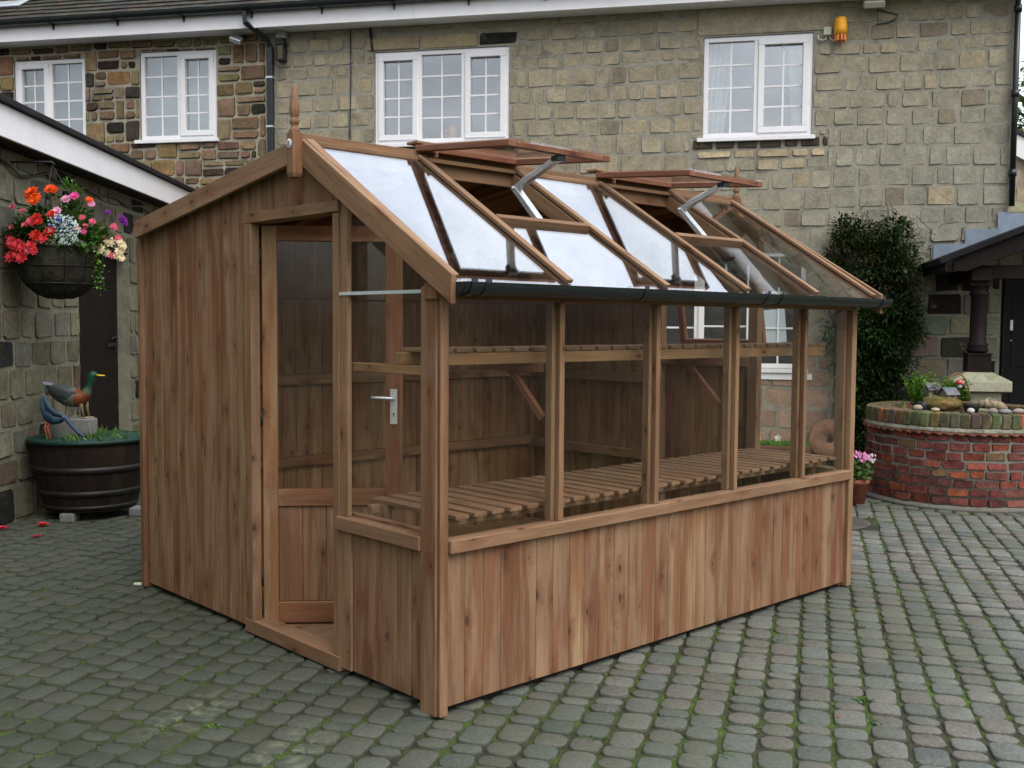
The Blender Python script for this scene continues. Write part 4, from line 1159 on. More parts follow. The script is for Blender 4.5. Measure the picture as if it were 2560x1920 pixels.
# solid rear roof
mb = MB()
rd = V((0, 1, -.142)).normalized(); rnn = V((0, .142, 1)).normalized(); x = -.05
while x < L + .05:
    b = min(x + .1, L + .05); mb.box(V((x, .957, 2.352)), X * (b - x - .001), rd * 1.80, rnn * .016, g=1); x = b
mb.build('rear_roof_boards', M['inner'], gh)
mb = MB(); mb.box(V((-.06, .960, 2.370)), X * (L + .12), rd * 1.82, rnn * .004, col=(.03, .035, .035)); mb.build('rear_roof_felt', M['matt'], gh)
mb = MB()
for x in (.6, 1.25, 1.9, 2.55): mb.box(V((x, .957, 2.285)), X * .045, rd * 1.76, rnn * .062)
mb.build('rear_rafters', M['inner'], gh)
# bargeboards
def barge(x0, x1):
    mb = MB(); mb.prism([(.93, 2.393), (-.145, 1.748), (-.140, 1.636), (.93, 2.275)], V((x0, 0, 0)), Y, Z, X, x1 - x0, gdir=(1, .6)); mb.build('bargeboard', M['frame'], gh, bevel=B)
    mb = MB(); mb.prism([(.932, 2.385), (2.69, 2.130), (2.69, 2.036), (.932, 2.285)], V((x0, 0, 0)), Y, Z, X, x1 - x0, gdir=(1, -.142)); mb.build('bargeboard', M['frame'], gh, bevel=B)
barge(-.070, -.046); barge(L + .046, L + .070)
def finial(xc, yc, badge):
    mb = MB(); h = .026
    mb.hexa([V((xc + a * h * .75, yc + b * h * .75, 2.205)) for a, b in ((-1, -1), (1, -1), (1, 1), (-1, 1))] + [V((xc + a * h, yc + b * h, 2.222)) for a, b in ((-1, -1), (1, -1), (1, 1), (-1, 1))], g=2, rnd=.2)
    mb.hexa([V((xc + a * h, yc + b * h, 2.222)) for a, b in ((-1, -1), (1, -1), (1, 1), (-1, 1))] + [V((xc + a * h, yc + b * h, 2.402)) for a, b in ((-1, -1), (1, -1), (1, 1), (-1, 1))], g=2, rnd=.2)
    mb.lathe([(.027, 2.402), (.022, 2.418), (.017, 2.426), (.014, 2.432), (.017, 2.437), (.0215, 2.446), (.0215, 2.454), (.017, 2.463), (.015, 2.468), (.019, 2.474), (.0225, 2.50), (.022, 2.515), (.016, 2.555), (.0105, 2.606), (.0, 2.610)], V((xc, yc, 0)), 16, rnd=.2)
    f = mb.build('finial', M['post'], gh, bevel=.002)
    if badge:
        mb = MB(); bc = V((xc - h - .0015, yc + .001, 2.352))
        mb.lathe([(.0, -.001), (.0195, -.001), (.021, .0005), (.0195, .002), (.0, .002)], bc, 24, ax=-X, ex=Z, col=(.75, .76, .78)); bd = mb.build('badge', M['paint'], f)
        mb = MB(); q = bc - X * .0022
        K = lambda y0, z0, y1, z1, w: mb.box(q + Y * y0 + Z * z0 - (Z * (y1 - y0) - Y * (z1 - z0)).normalized() * w / 2, Y * (y1 - y0) + Z * (z1 - z0), (Z * (y1 - y0) - Y * (z1 - z0)).normalized() * w, -X * .0008, col=(.02, .03, .09))
        K(.006, -.0115, .006, .0115, .0042); K(.005, -.001, -.0075, .0115, .0036); K(.002, .001, -.0085, -.0115, .0036)
        mb.build('badge_letter', M['paint'], f)
finial(-.093, .918, True); finial(L + .094, .918, False)
# gutter
GP = lambda u, z, o: V((u, -.150 + -o + 0, z))
mb = MB(); half_gutter(mb, GP, -.045, L + .085, 1.722, .050, o=0)
g2 = mb.build('gutter', M['gutter'], gh)
mb = MB()
prf = [(.047 * math.cos(math.pi + math.pi * i / 10), .047 * math.sin(math.pi + math.pi * i / 10)) for i in range(11)]
mb.prism([(y, z) for y, z in prf], V((-.050, -.150, 1.721)), Y, Z, X, .006); mb.build('gutter_end_cap', M['gutter'], g2)
for gx, w in ((-.02, .03), (.05, .03), (.98, .026), (1.93, .024), (2.06, .024), (3.10, .024)):
    mb = MB(); r0, r1 = .0505, .0545
    for i in range(12):
        a0 = math.pi * .92 + math.pi * 1.16 * i / 12; a1 = math.pi * .92 + math.pi * 1.16 * (i + 1) / 12
        pts = [(r0 * math.cos(a0), r0 * math.sin(a0)), (r1 * math.cos(a0), r1 * math.sin(a0)), (r1 * math.cos(a1), r1 * math.sin(a1)), (r0 * math.cos(a1), r0 * math.sin(a1))]
        mb.prism(pts, V((gx, -.150, 1.722)), Y, Z, X, w)
    mb.build('gutter_bracket', M['gutter'], g2)
# rear wall and far gable
def rwall(mb):
    x = .02
    while x < L - .02:
        b = min(x + .098, L - .02); mb.box((x, 2.722, .02), X * (b - x - .0012), Y * .018, Z * 2.078); x = b
mb = MB(); rwall(mb); mb.build('rear_wall_boards', M['inner'], gh, bevel=.004)
mb = MB()
for z in (.636, 1.165, 1.72): mb.box((.03, 2.674, z), X * (L - .06), Y * .048, Z * .066)
mb.box((L - .07, 2.676, .05), X * .045, Y * .044, Z * .58); mb.box((.025, 2.676, .05), X * .045, Y * .044, Z * .58)
for z0, z1 in ((.703, 1.164), (1.232, 1.719), (1.787, 2.08)): mb.box((L - .07, 2.676, z0), X * .045, Y * .044, Z * (z1 - z0)); mb.box((.025, 2.676, z0), X * .045, Y * .044, Z * (z1 - z0))
mb.build('rear_wall_rails', M['inner'], gh, bevel=B)
mb = MB()
gclad(mb, 1.42, 2.72, .02, lambda y: ztop(y) - .004, L - .018, L); gclad(mb, .66, 1.42, .02, 1.36, L - .018, L); gclad(mb, .06, .66, .02, .655, L - .018, L); gclad(mb, .66, 1.42, 2.05, lambda y: ztop(y) - .004, L - .018, L)
mb.build('far_gable_boards', M['inner'], gh, bevel=.004)
mb = MB()
for y0, y1 in ((.62, .69), (1.39, 1.45)): mb.box((L - .075, y0, .05), X * .056, Y * (y1 - y0), Z * (ztop((y0 + y1) / 2) - .10))
mb.box((L - .075, 1.452, .62), X * .056, Y * 1.22, Z * .062); mb.box((L - .075, 1.452, 1.16), X * .056, Y * 1.22, Z * .062); mb.box((L - .075, .692, 1.30), X * .056, Y * .696, Z * .062)
mb.box((L - .08, .06, .657), X * .09, Y * .558, Z * .058); mb.box((L - .075, 1.452, 1.72), X * .056, Y * 1.22, Z * .062); mb.box((L - .075, .692, 2.0), X * .056, Y * .696, Z * .05)
mb.build('far_gable_frame', M['frame'], gh, bevel=B)
mb = MB(); mb.prism([(.08, .72), (.618, .72), (.618, 2.13), (.08, 1.80)], V((L - .012, 0, 0)), Y, Z, X, .004); mb.build('far_gable_pane', M['glass'], gh)
mb = MB()
sd_ = V((.20, 0, -1)).normalized(); sn_ = V((1, 0, .20)).normalized(); so = V((L + .004, .70, 2.03))
mb.box(so, Y * .045, sd_ * .62, sn_ * .035); mb.box(so + Y * .635, Y * .045, sd_ * .62, sn_ * .035); mb.box(so + Y * .045, Y * .59, sd_ * .05, sn_ * .035); mb.box(so + Y * .045 + sd_ * .575, Y * .59, sd_ * .045, sn_ * .035)
ow_ = mb.build('opening_window', M['vent'], gh, bevel=B)
mb = MB(); mb.box(so + Y * .045 + sd_ * .05 + sn_ * .015, Y * .59, sd_ * .525, sn_ * .004); mb.build('window_pane', M['glass'], ow_)
# floor, bearers
mb = MB(); y = .03
while y < 2.70:
    mb.box((.03, y, .030), X * (L - .06), Y * .118, Z * .020); y += .12
mb.build('floor_boards', M['shelf'], gh, bevel=.002)
mb = MB()
for y in (.045, 1.3, 2.66): mb.box((.035, y, 0), X * (L - .07), Y * .05, Z * .029, col=(.02, .018, .015))
mb.build('floor_bearers', M['matt'], gh)
# open door
TH = math.radians(52); dd_ = V((math.sin(TH), -math.cos(TH), 0)); dn_ = V((-math.cos(TH), -math.sin(TH), 0))
DO = V((.040, 1.450, 0)); DW = .688
D = lambda a, z, o=0: DO + dd_ * a + Z * z + dn_ * o
def dbox(mb, a, b, z0, z1, o0, o1, **k): mb.box(D(a, z0, o0), dd_ * (b - a), dn_ * (o1 - o0), Z * (z1 - z0), **k)
mb = MB(); dbox(mb, 0, .072, .06, 2.04, -.042, 0); dbox(mb, DW - .085, DW, .06, 2.04, -.042, 0); dbox(mb, .072, DW - .085, 1.965, 2.04, -.041, -.001); dbox(mb, .072, DW - .085, .06, .165, -.041, -.001); dbox(mb, .072, DW - .085, .65, .735, -.041, -.001)
door = mb.build('door', M['inner'], gh, bevel=B)
mb = MB(); a = .072
while a < DW - .09:
    b = min(a + .118, DW - .085); dbox(mb, a, b - .001, .165, .65, -.034, -.016); a = b
mb.build('door_panel', M['post'], door, bevel=.004)
mb = MB(); dbox(mb, .072, DW - .085, .735, 1.965, -.020, -.016); mb.build('door_pane', M['glass'], door)
mb = MB(); dbox(mb, DW - .062, DW - .026, 1.06, 1.235, .0005, .006)
for z in (1.08, 1.215):
    for a in (DW - .054, DW - .034): mb.tube([D(a, z, .006), D(a, z, .009)], .004, n=8)
hd = mb.build('handle_plate', M['steel'], door, bevel=.002)
mb = MB(); mb.tube([D(DW - .044, 1.19, .006), D(DW - .044, 1.19, .045)], .0085, n=10); mb.tube([D(DW - .040, 1.19, .045), D(DW - .06, 1.191, .048), D(DW - .12, 1.195, .048), D(DW - .155, 1.196, .046)], [.010, .010, .0085, .007], n=10); mb.build('lever_handle', M['steel'], door)
mb = MB(); mb.tube([D(DW - .044, 1.115, .006), D(DW - .044, 1.115, .0075)], .004, n=8); dbox(mb, DW - .0465, DW - .0415, 1.10, 1.114, .006, .0075); mb.build('keyhole', M['gutter'], door)
for z in (.25, 1.05, 1.85):
    mb = MB(); mb.tube([D(-.006, z, .004), D(-.006, z + .075, .004)], .006, n=8); mb.build('hinge', M['iron'], door)
# water outlet at the far front corner
mb = MB(); mb.tube([V((L + .012, .10, .10)), V((L + .055, .10, .10))], .030, n=14); mb.build('water_outlet', M['gutter'], gh)
mb = MB(); mb.cbox(V((.9, -.03, .006)), .045, .03, .012, col=(.1, .11, .11)); mb.build('packing_wedge', M['matt'], gh)

# --- slatted benches stand or hang inside the greenhouse
bench = thing('slatted_bench', (1.6, .38, 0), 'low wide slatted staging along the glass inside the greenhouse', 'bench')
mb = MB(); x = .13
while x < 3.03:
    mb.box((x, .065 + RND.uniform(-.004, .004), .767), X * .070, Y * .60, Z * .018); x += .0995
mb.build('slatted_top', M['shelf'], bench, bevel=.002)
for y in (.125, .575):
    mb = MB(); mb.box((.075 if y > .3 else .10, y, .730), X * 2.98, Y * .034, Z * .036); mb.build('rail', M['shelf'], bench, bevel=B)
for x in (.12, 1.55, 2.98):
    for y in (.160, .54):
        mb = MB(); mb.box((x, y, .051), X * .04, Y * .034, Z * .714); mb.build('leg', M['shelf'], bench, bevel=B)
mb = MB(); mb.box((.03, .12, .672), X * .035, Y * .56, Z * .056); mb.build('end_rail', M['shelf'], bench, bevel=B)
shelf = thing('slatted_shelf', (1.6, .28, 1.45), 'narrow slatted shelf on brackets high inside the greenhouse', 'shelf')
mb = MB(); x = .075
while x < 3.02:
    mb.box((x, .125, 1.446), X * .088, Y * .235, Z * .017); x += .107
mb.build('slatted_top', M['shelf'], shelf, bevel=.002)
for y in (.135, .305):
    mb = MB(); mb.box((.030, y, 1.393), X * 3.02, Y * .036, Z * .052); mb.build('rail', M['gold'], shelf, bevel=B)
mb = MB(); mb.box((.03, .115, 1.355), X * .032, Y * .55, Z * .037); mb.build('end_rail', M['gold'], shelf, bevel=B)
for px in (.64, 1.93):
    mb = MB()
    mb.box((px - .02, .088, 1.353), X * .03, Y * .33, Z * .040)
    bd_ = V((0, -.72, -.72)).normalized(); mb.box(V((px - .018, .30, 1.352)), X * .026, bd_ * .30, V((0, -.707, .707)) * .03)
    mb.build('bracket', M['vent'], shelf, bevel=B)

# ================================================================ HALF-BARREL POND AND ITS BIRDS
BC = V((CAM.x, CAM.y, 0)) + FH * 8.37 + RH * -3.40
PX_ = .0032
bar = thing('barrel_pond', BC, 'dark half-barrel pond with green rim standing on blocks against the outbuilding wall', 'barrel')
zr = .63; zb = .075
def brad(z): t = (z - zb) / (zr - zb); return .345 + (.452 - .345) * t + .018 * math.sin(math.pi * t)
mb = MB(); prof = [(brad(zb + (zr - zb) * i / 10), zb + (zr - zb) * i / 10) for i in range(11)]
stv = {}
def stave_tone(n): return RND.choice([(.016, .010, .007), (.014, .009, .006), (.020, .013, .008), (.012, .008, .006)])
N = 72; rings = []
for r, z in prof: rings.append([mb.vert(BC + (X * math.cos(2 * math.pi * j / N) + Y * math.sin(2 * math.pi * j / N)) * (r - (.005 if j % 3 == 0 else 0)) + Z * z) for j in range(N)])
tn = [stave_tone(k) for k in range(N // 3)]; rn_ = [RND.random() for k in range(N // 3)]
for i in range(10):
    for j in range(N):
        mb.face([rings[i][j], rings[i][(j + 1) % N], rings[i + 1][(j + 1) % N], rings[i + 1][j]], col=tn[j // 3], smooth=False)
rin = [mb.vert(BC + (X * math.cos(2 * math.pi * j / N) + Y * math.sin(2 * math.pi * j / N)) * (brad(zr) - .03) + Z * zr) for j in range(N)]
rin2 = [mb.vert(BC + (X * math.cos(2 * math.pi * j / N) + Y * math.sin(2 * math.pi * j / N)) * (brad(zr) - .05) + Z * .4) for j in range(N)]
for j in range(N):
    mb.face([rings[10][j], rings[10][(j + 1) % N], rin[(j + 1) % N], rin[j]], col=(.04, .03, .02)); mb.face([rin[j], rin[(j + 1) % N], rin2[(j + 1) % N], rin2[j]], col=(.03, .03, .02))
mb.face(rings[0][::-1], col=(.03, .02, .015))
mb.build('staves', mat_tone('barrel_oak', .85, .2, 30, .4, .5, .004, stain=[((.09, .08, .065), .66, .84, 9, (1, 1, .3))]), bar)
for z0, z1 in ((.385, .435), (.20, .245), (.095, .125)):
    mb = MB(); mb.lathe([(brad(z0) + .001, z0), (brad(z0) + .006, z0), (brad(z1) + .006, z1), (brad(z1) + .001, z1)], BC, 72, col=(.008, .008, .008)); mb.build('hoop', M['iron'], bar)
mb = MB(); mb.lathe([(.435, zr - .02), (.466, zr - .018), (.470, zr + .008), (.455, zr + .012), (.435, zr + .004)], BC, 72, col=(.004, .026, .019)); mb.build('rim_liner', M['paint'], bar)
mb = MB(); mb.lathe([(.0, zr - .04), (.435, zr - .04)], BC, 48); mb.build('water', M['water'], bar)
mb = MB()
for k in range(-6, 8):
    y = k * .06; w = math.sqrt(max(0, .44 ** 2 - y * y))
    if w > .05: mb.tube([BC + FH * y - RH * w + Z * (zr + .004), BC + FH * y + RH * w + Z * (zr + .004)], .0022, n=4, col=(.015, .07, .06)); mb.tube([BC + RH * y - FH * w + Z * (zr + .005), BC + RH * y + FH * w + Z * (zr + .005)], .0018, n=4, col=(.015, .06, .05))
mb.build('mesh_cover', M['paint'], bar)
mb = MB()
for k in range(46):
    a = RND.uniform(0, 6.28); r = RND.uniform(.05, .42); p = BC + V((math.cos(a) * r, math.sin(a) * r, zr - .035))
    for q in range(5): mb.leaf(p + V((RND.gauss(0, .015), RND.gauss(0, .015), 0)), V((RND.gauss(0, .4), RND.gauss(0, .4), 1)), X, RND.uniform(.05, .13), .012)
mb.build('water_plants', M['leaf'], bar)
def BPt(sx, sy, dep=0.0): return BC + RH * ((sx - 217) * PX_) + Z * (zr + (1103 - sy) * PX_) - FH * dep
for (sx, lbl, w, dp_) in ((202, 'grey stone block under the front of the barrel pond', .115, .30), (350, 'rounded grey stone block under the right of the barrel pond', .19, .02), (150, 'grey stone block under the left of the barrel pond', .11, -.10)):
    mb = MB(); c = BC + RH * ((sx - 217) * PX_) - FH * dp_; mb.cbox(c + Z * .037, w, .14, .074, ex=RH, ey=FH, col=(.15, .165, .155)); tag(mb.build('stone_block', M['cast'], None, bevel=.016, seg=3), lbl, 'stone block', 'grey stone blocks at the barrel pond')
mb = MB(); mb.hexa([BPt(118, 1106, .10 * s_) + FH * q for s_, q in ((1, 0), (1, 0))] and [BPt(119, 1108, .06), BPt(229, 1108, .10), BPt(229, 1108, -.06), BPt(119, 1108, -.10), BPt(119, 1055, .06), BPt(229, 1055, .10), BPt(229, 1055, -.06), BPt(119, 1055, -.10)], g=0, col=(.20, .20, .19))
tag(mb.build('stone_block', M['cast'], None, bevel=.006), 'long grey stone block standing in the barrel pond under the green-headed duck', 'stone block', 'grey stone blocks at the barrel pond')
def loft(mb, pts, rad, cols, n=14):
    mb.tube(pts, rad, n=n, cols=cols)
duck = thing('duck_figure', BPt(190, 1050), 'painted green-headed duck figure with yellow bill standing on the block in the barrel', 'duck figure')
mb = MB()
GY = (.048, .060, .060); GY2 = (.085, .095, .078); RU = (.14, .034, .009); GN = (.008, .055, .030); WH = (.06, .09, .07)
pts = [BPt(x, y) for x, y in ((100, 966), (108, 970), (122, 980), (142, 990), (165, 1000), (185, 1003), (200, 1000), (210, 990), (215, 977), (218, 968), (220, 958), (223, 949), (228, 945), (234, 946), (238, 947))]
rad = [(.013, .009), (.031, .023), (.056, .045), (.076, .069), (.083, .083), (.077, .080), (.058, .061), (.037, .039), (.026, .026), (.024, .024), (.030, .030), (.037, .036), (.034, .034), (.020, .022), (.008, .010)]
cols = [(.25, .3, .33), (.16, .2, .24), GY, GY, GY2, RU, RU, WH, GN, GN, GN, GN, GN, GN, GN]
loft(mb, pts, rad, cols, 16)
mb.build('body', M['paint'], duck)
mb = MB(); mb.tube([BPt(236, 946), BPt(245, 947), BPt(256, 947)], [(.013, .009), (.013, .007), (.009, .004)], n=8, col=(.75, .55, .02)); mb.build('bill', M['paint'], duck)
mb = MB(); mb.tube([BPt(114, 973, .04), BPt(140, 984, .075), BPt(170, 994, .078), BPt(192, 996, .05)], [(.006, .01), (.012, .042), (.014, .05), (.006, .02)], n=10, col=(.045, .055, .058)); mb.build('wing', M['paint'], duck)
for dx, dd2 in ((0, .02), (7, -.03)):
    mb = MB(); mb.tube([BPt(196 + dx, 1010, dd2), BPt(200 + dx, 1030, dd2), BPt(204 + dx, 1050, dd2)], [.022, .012, .009], n=8, col=(.16, .13, .06)); mb.tube([BPt(198 + dx, 1052, dd2), BPt(216 + dx, 1053, dd2)], [(.012, .005), (.022, .003)], n=8, col=(.40, .36, .20)); mb.build('leg', M['paint'], duck)
mb = MB(); e = BPt(226, 943, .034); mb.blob(e, .005, .005, .005, col=(.01, .01, .01), wob=0); mb.build('eye', M['paint'], duck)
crane = thing('wading_bird_figure', BPt(140, 1105, .20), 'blue long-necked bird figure with red legs bending its beak to the barrel water', 'bird figure')
BL = (.020, .052, .095); BL2 = (.032, .075, .115); BL3 = (.016, .040, .075)
mb = MB()
pts = [BPt(x, y, d) for x, y, d in ((128, 996, .16), (127, 1008, .17), (132, 1024, .19), (143, 1040, .20), (158, 1050, .20), (172, 1050, .20), (182, 1047, .20), (190, 1058, .20), (202, 1072, .21), (214, 1084, .21), (222, 1090, .21), (229, 1097, .22))]
rad = [.008, .026, .042, .056, .054, .036, .022, .017, .014, .012, .013, .006]
loft(mb, pts, rad, [BL, BL2, BL, BL3, BL2, BL, BL, BL3, BL3, BL3, BL3, BL3], 14)
mb.build('body', M['paint'], crane)
mb = MB(); mb.tube([BPt(229, 1097, .22), BPt(236, 1104, .22)], [.006, .002], n=6, col=(.35, .33, .08)); mb.build('beak', M['paint'], crane)
mb = MB(); mb.tube([BPt(134, 1004, .225), BPt(146, 1024, .25), BPt(162, 1038, .25), BPt(178, 1044, .235)], [(.006, .008), (.010, .030), (.010, .026), (.004, .008)], n=8, col=BL3); mb.build('wing', M['paint'], crane)
for dx in (0, 7):
    mb = MB(); mb.tube([BPt(139 + dx, 1055, .20), BPt(133 + dx, 1070, .215), BPt(140 + dx, 1108, .21)], [.010, .008, .007], n=8, col=(.40, .10, .07)); mb.tube([BPt(132 + dx, 1109, .22), BPt(155 + dx, 1112, .23)], [(.007, .004), (.012, .003)], n=6, col=(.40, .10, .07)); mb.build('leg', M['paint'], crane)

# ================================================================ HANGING BASKET
HB = LP(-.26, 2.10, .36)
bk = thing('hanging_basket', HB, 'big dark hanging basket overflowing with red, orange, pink and white flowers on the outbuilding wall', 'hanging basket')
def KP(sx, sy, dep=0.0): return HB + RH * ((sx - 128) * .00313) + Z * ((634 - sy) * .00313) - FH * dep
mb = MB(); prof = [(.0, -.37), (.08, -.362), (.16, -.33), (.235, -.265), (.285, -.18), (.312, -.08), (.318, .01), (.30, .03)]
mb.lathe(prof, HB, 40, wob=.05, col=(.040, .038, .026)); mb.build('coir_bowl', M['coir'], bk)
mb = MB()
for k in range(12):
    a = 2 * math.pi * k / 12
    mb.tube([HB + (RH * math.cos(a) + FH * math.sin(a)) * (r + .006) + Z * z for r, z in prof[1:]], .004, n=5)
for z, r in ((.02, .325), (-.12, .305), (-.25, .255)):
    mb.tube([HB + (RH * math.cos(2 * math.pi * i / 36) + FH * math.sin(2 * math.pi * i / 36)) * r + Z * z for i in range(37)], .005, n=5, cap=False)
mb.build('wire_frame', M['iron'], bk)
mb = MB(); apex = KP(114, 425); 
for a in (.4, 2.5, 4.6): mb.tube([apex, HB + (RH * math.cos(a) + FH * math.sin(a)) * .31 + Z * .03], .004, n=5)
mb.build('hanger_wires', M['iron'], bk)
mb = MB(); mb.tube([apex - LN * .34 - Z * .14, apex - LN * .34 + Z * .03], .009, n=6); mb.tube([apex - LN * .34 + Z * .02, apex + Z * .025, apex + LN * .02 + Z * .0], .008, n=6); mb.build('wall_bracket', M['iron'], bk)
mb = MB()
for k in range(78):
    a = RND.uniform(0, 6.28); q = math.sqrt(RND.random()); x = math.cos(a) * q; y = math.sin(a) * q
    h = .04 + .30 * (1 - q * q) * RND.uniform(.5, 1.15)
    c = HB + RH * x * .37 + FH * y * .34 + Z * h; f = RND.uniform(.5, 1.25)
    for j in range(20):
        d = V((RND.gauss(0, 1), RND.gauss(0, 1), RND.gauss(0, .8))).normalized(); p = c + d * .05
        mb.leaf(p, d + (RH * x + FH * y) * .8 + Z * RND.uniform(-.5, .5), Z, RND.uniform(.035, .075), RND.uniform(.03, .05), col=(f * .62, f * .72, f * .55))
for sx, sy in ((165, 482), (180, 490), (155, 478)):
    for j in range(30): mb.leaf(KP(sx + RND.gauss(0, 7), sy + RND.gauss(0, 8), .05), V((RND.gauss(0, 1), RND.gauss(0, 1), .6)), Z, .04, .015, col=(1.2, 1.5, .9))
for k in range(4):
    sx, sy = 226 + k * 4, 630
    for j in range(26): mb.leaf(KP(sx + j * .7 + RND.gauss(0, 4), sy + j * 4.3 - k * 9 + RND.gauss(0, 3), .16), V((RND.gauss(0, 1), RND.gauss(0, 1), -.6)), Z, .024, .018, col=(1.5, 1.9, 1.1))
mb.build('foliage', M['leaf'], bk)
OR = (.85, .10, .008); CO = (.74, .055, .07); PK = (.80, .09, .36); LP_ = (.80, .36, .55); CR = (.85, .72, .50); RD = (.62, .025, .015); PU = (.16, .015, .22); SP = (.78, .13, .22)
FL = [(84, 497, 20, OR, 3), (92, 513, 22, OR, 3), (80, 505, 17, OR, 3), (98, 521, 15, OR, 2), (128, 489, 17, OR, 3), (136, 492, 14, OR, 2), (186, 505, 14, PK, 3), (167, 513, 14, LP_, 3), (222, 514, 11, OR, 2), (226, 524, 11, LP_, 2), (160, 545, 13, LP_, 2), (36, 532, 11, SP, 2), (72, 543, 9, SP, 2),
      (152, 554, 15, RD, 3), (118, 562, 14, RD, 3), (126, 572, 12, RD, 2), (104, 570, 13, SP, 2), (90, 580, 11, SP, 2), (108, 575, 12, CO, 2), (44, 583, 10, SP, 2), (33, 607, 15, CO, 3), (22, 620, 16, CO, 3), (60, 622, 20, CO, 3), (74, 626, 18, CO, 3), (50, 616, 15, SP, 2), (86, 632, 14, CO, 2),
      (122, 605, 18, RD, 3), (138, 612, 15, CO, 2), (152, 596, 16, RD, 2), (112, 628, 15, CO, 3), (104, 640, 13, SP, 2), (118, 642, 12, CO, 2), (52, 652, 20, CO, 3), (86, 656, 19, CO, 3), (70, 649, 15, CO, 2),
      (208, 558, 10, SP, 2), (228, 566, 10, SP, 2), (268, 575, 11, SP, 2), (216, 578, 9, SP, 2), (291, 561, 13, PU, 3), (288, 552, 10, PU, 2), (254, 541, 9, PU, 2), (296, 567, 8, PU, 2),
      (256, 612, 16, CR, 3), (247, 602, 9, SP, 2), (242, 630, 17, CR, 3), (252, 640, 12, CR, 2), (282, 612, 12, CR, 2), (290, 622, 12, CR, 3), (282, 634, 14, CR, 3), (275, 645, 12, CR, 2), (286, 650, 11, CR, 2), (262, 645, 10, SP, 2), (278, 602, 10, SP, 2), (206, 585, 9, SP, 2), (215, 592, 9, PK, 2)]
for sx, sy, r, col, ly in FL:
    dx = (sx - 128) * .00313; dz = (634 - sy) * .00313
    dep = math.sqrt(max(.02, .36 ** 2 - dx * dx - max(0, dz * .8) ** 2)) if abs(dx) < .36 else .05
    mb = MB(); c = KP(sx, sy, dep)
    flower(mb, c, 9, r * .00313, col, RH * dx * 1.2 - FH * .9 + Z * (.35 + dz), ly, cup=.25)
    mb.tube([c - (RH * dx * .3 - FH * .2) * .35 - Z * .01, c], .003, n=4, col=(.08, .16, .04))
    mb.build('bloom', M['petal'], bk)
mb = MB()
for k in range(330):
    a = RND.uniform(0, 6.28); q = math.sqrt(RND.random()); sx = 186 + 38 * q * math.cos(a); sy = 589 + 36 * q * math.sin(a) + (sx - 186) * .15
    col = (.10, .14, .62) if (sx < 182 and sy < 585 and RND.random() < .45) or RND.random() < .05 else (.62, .74, .74)
    flower(mb, KP(sx, sy, .33 + RND.uniform(-.03, .03)), 3, .0095, col, V((RND.gauss(0, .4), RND.gauss(0, .4), .4)) - FH, 1)
mb.build('lobelia_cluster', M['petal'], bk)

# fallen petals
for (gx, gy, r, col, lbl) in ((.176, 5.00, .055, (.70, .07, .10), 'large red fallen bloom lying on the setts in front of the barrel pond'), (-.10, 5.05, .05, (.62, .05, .08), 'red fallen bloom lying at the left edge of the photo'), (.0, 4.62, .04, (.40, .01, .05), 'dark red fallen petal, nearest of those left of the greenhouse'), (1.166, -1.069, .011, (.75, .04, .05), 'tiny red petal alone on the setts in front of the greenhouse')):
    mb = MB(); flower(mb, V((gx, gy, .016)), 8 if r > .03 else 3, r, col, V((0, 0, 1)), 2 if r > .045 else 1, cup=.35 if r > .045 else .12)
    tag(mb.build('fallen_petal', M['petal'], None), lbl, 'fallen petal', 'fallen red petals on the paving')
mb = MB(); mb.cbox(V((-.03, 2.80, .016)), .05, .022, .016, ex=RH, ey=FH, col=(.55, .5, .42)); tag(mb.build('wood_chip', M['matt'], None, bevel=.004), 'small pale chip lying at the left bottom corner of the greenhouse', 'chip')

# ================================================================ ROUND BRICK PLANTER
WC = WELL; WR = WELL_R
wl = thing('brick_planter', WC, 'round red brick planter like a well with mossy coping at the right', 'planter')
ZT = .83; ZC = .705
mb = MB(); mb.lathe([(WR - .012, 0), (WR - .012, ZC - .03), (WR - .20, ZC - .03)], WC, 80, col=(.17, .16, .135)); mb.lathe([(WR - .22, ZC - .05), (WR - .22, ZT - .06), (0, ZT - .05)], WC, 60, col=(.08, .065, .045)); mb.lathe([(WR + .03, 0), (WR + .012, .03), (WR - .02, .05)], WC, 80, col=(.16, .155, .13)); wcore = mb.build('mortar_core', M['mortar'], wl)
mb = MB()
BR = [(.20, .056, .042), (.175, .052, .044), (.215, .068, .045), (.165, .052, .046), (.25, .078, .040), (.14, .056, .046), (.19, .075, .058), (.15, .095, .05), (.12, .048, .045), (.17, .06, .05)]
def cyl(u, z, o): a = u / WR; return WC + V((math.cos(a), math.sin(a), 0)) * (WR - .012 + o) + Z * z
rows = 8; rh = (ZC - .05 - .03) / rows
for r in range(rows):
    z0 = .04 + r * rh; u = RND.random() * .2; end = u + 2 * math.pi * WR
    while u < end - .05:
        w = RND.uniform(.125, .205); w = min(w, end - u)
        if end - u - w < .07: w = end - u
        f = RND.uniform(.75, 1.2); dz = RND.uniform(-.004, .004)
        stone(mb, cyl, u + .006, u + w - .006, z0 + .006 + dz, z0 + rh - .006 + dz, .010, tuple(q * f for q in RND.choice(BR)), .012, .005, .86)
        u += w
mb.build('brickwork', M['brick'], wcore)
mb = MB(); nt_ = 60
mb.lathe([(WR - .02, ZC - .055), (WR + .026, ZC - .050), (WR + .028, ZC - .036), (WR - .02, ZC - .034)], WC, 96, col=(.20, .075, .055))
for k in range(nt_):
    a = 2 * math.pi * k / nt_; mb.tube([WC + V((math.cos(a + t), math.sin(a + t), 0)) * (WR + .022) + Z * (ZC - .052) for t in (-.030, .030)], .011, n=8, col=(.19, .07, .05))
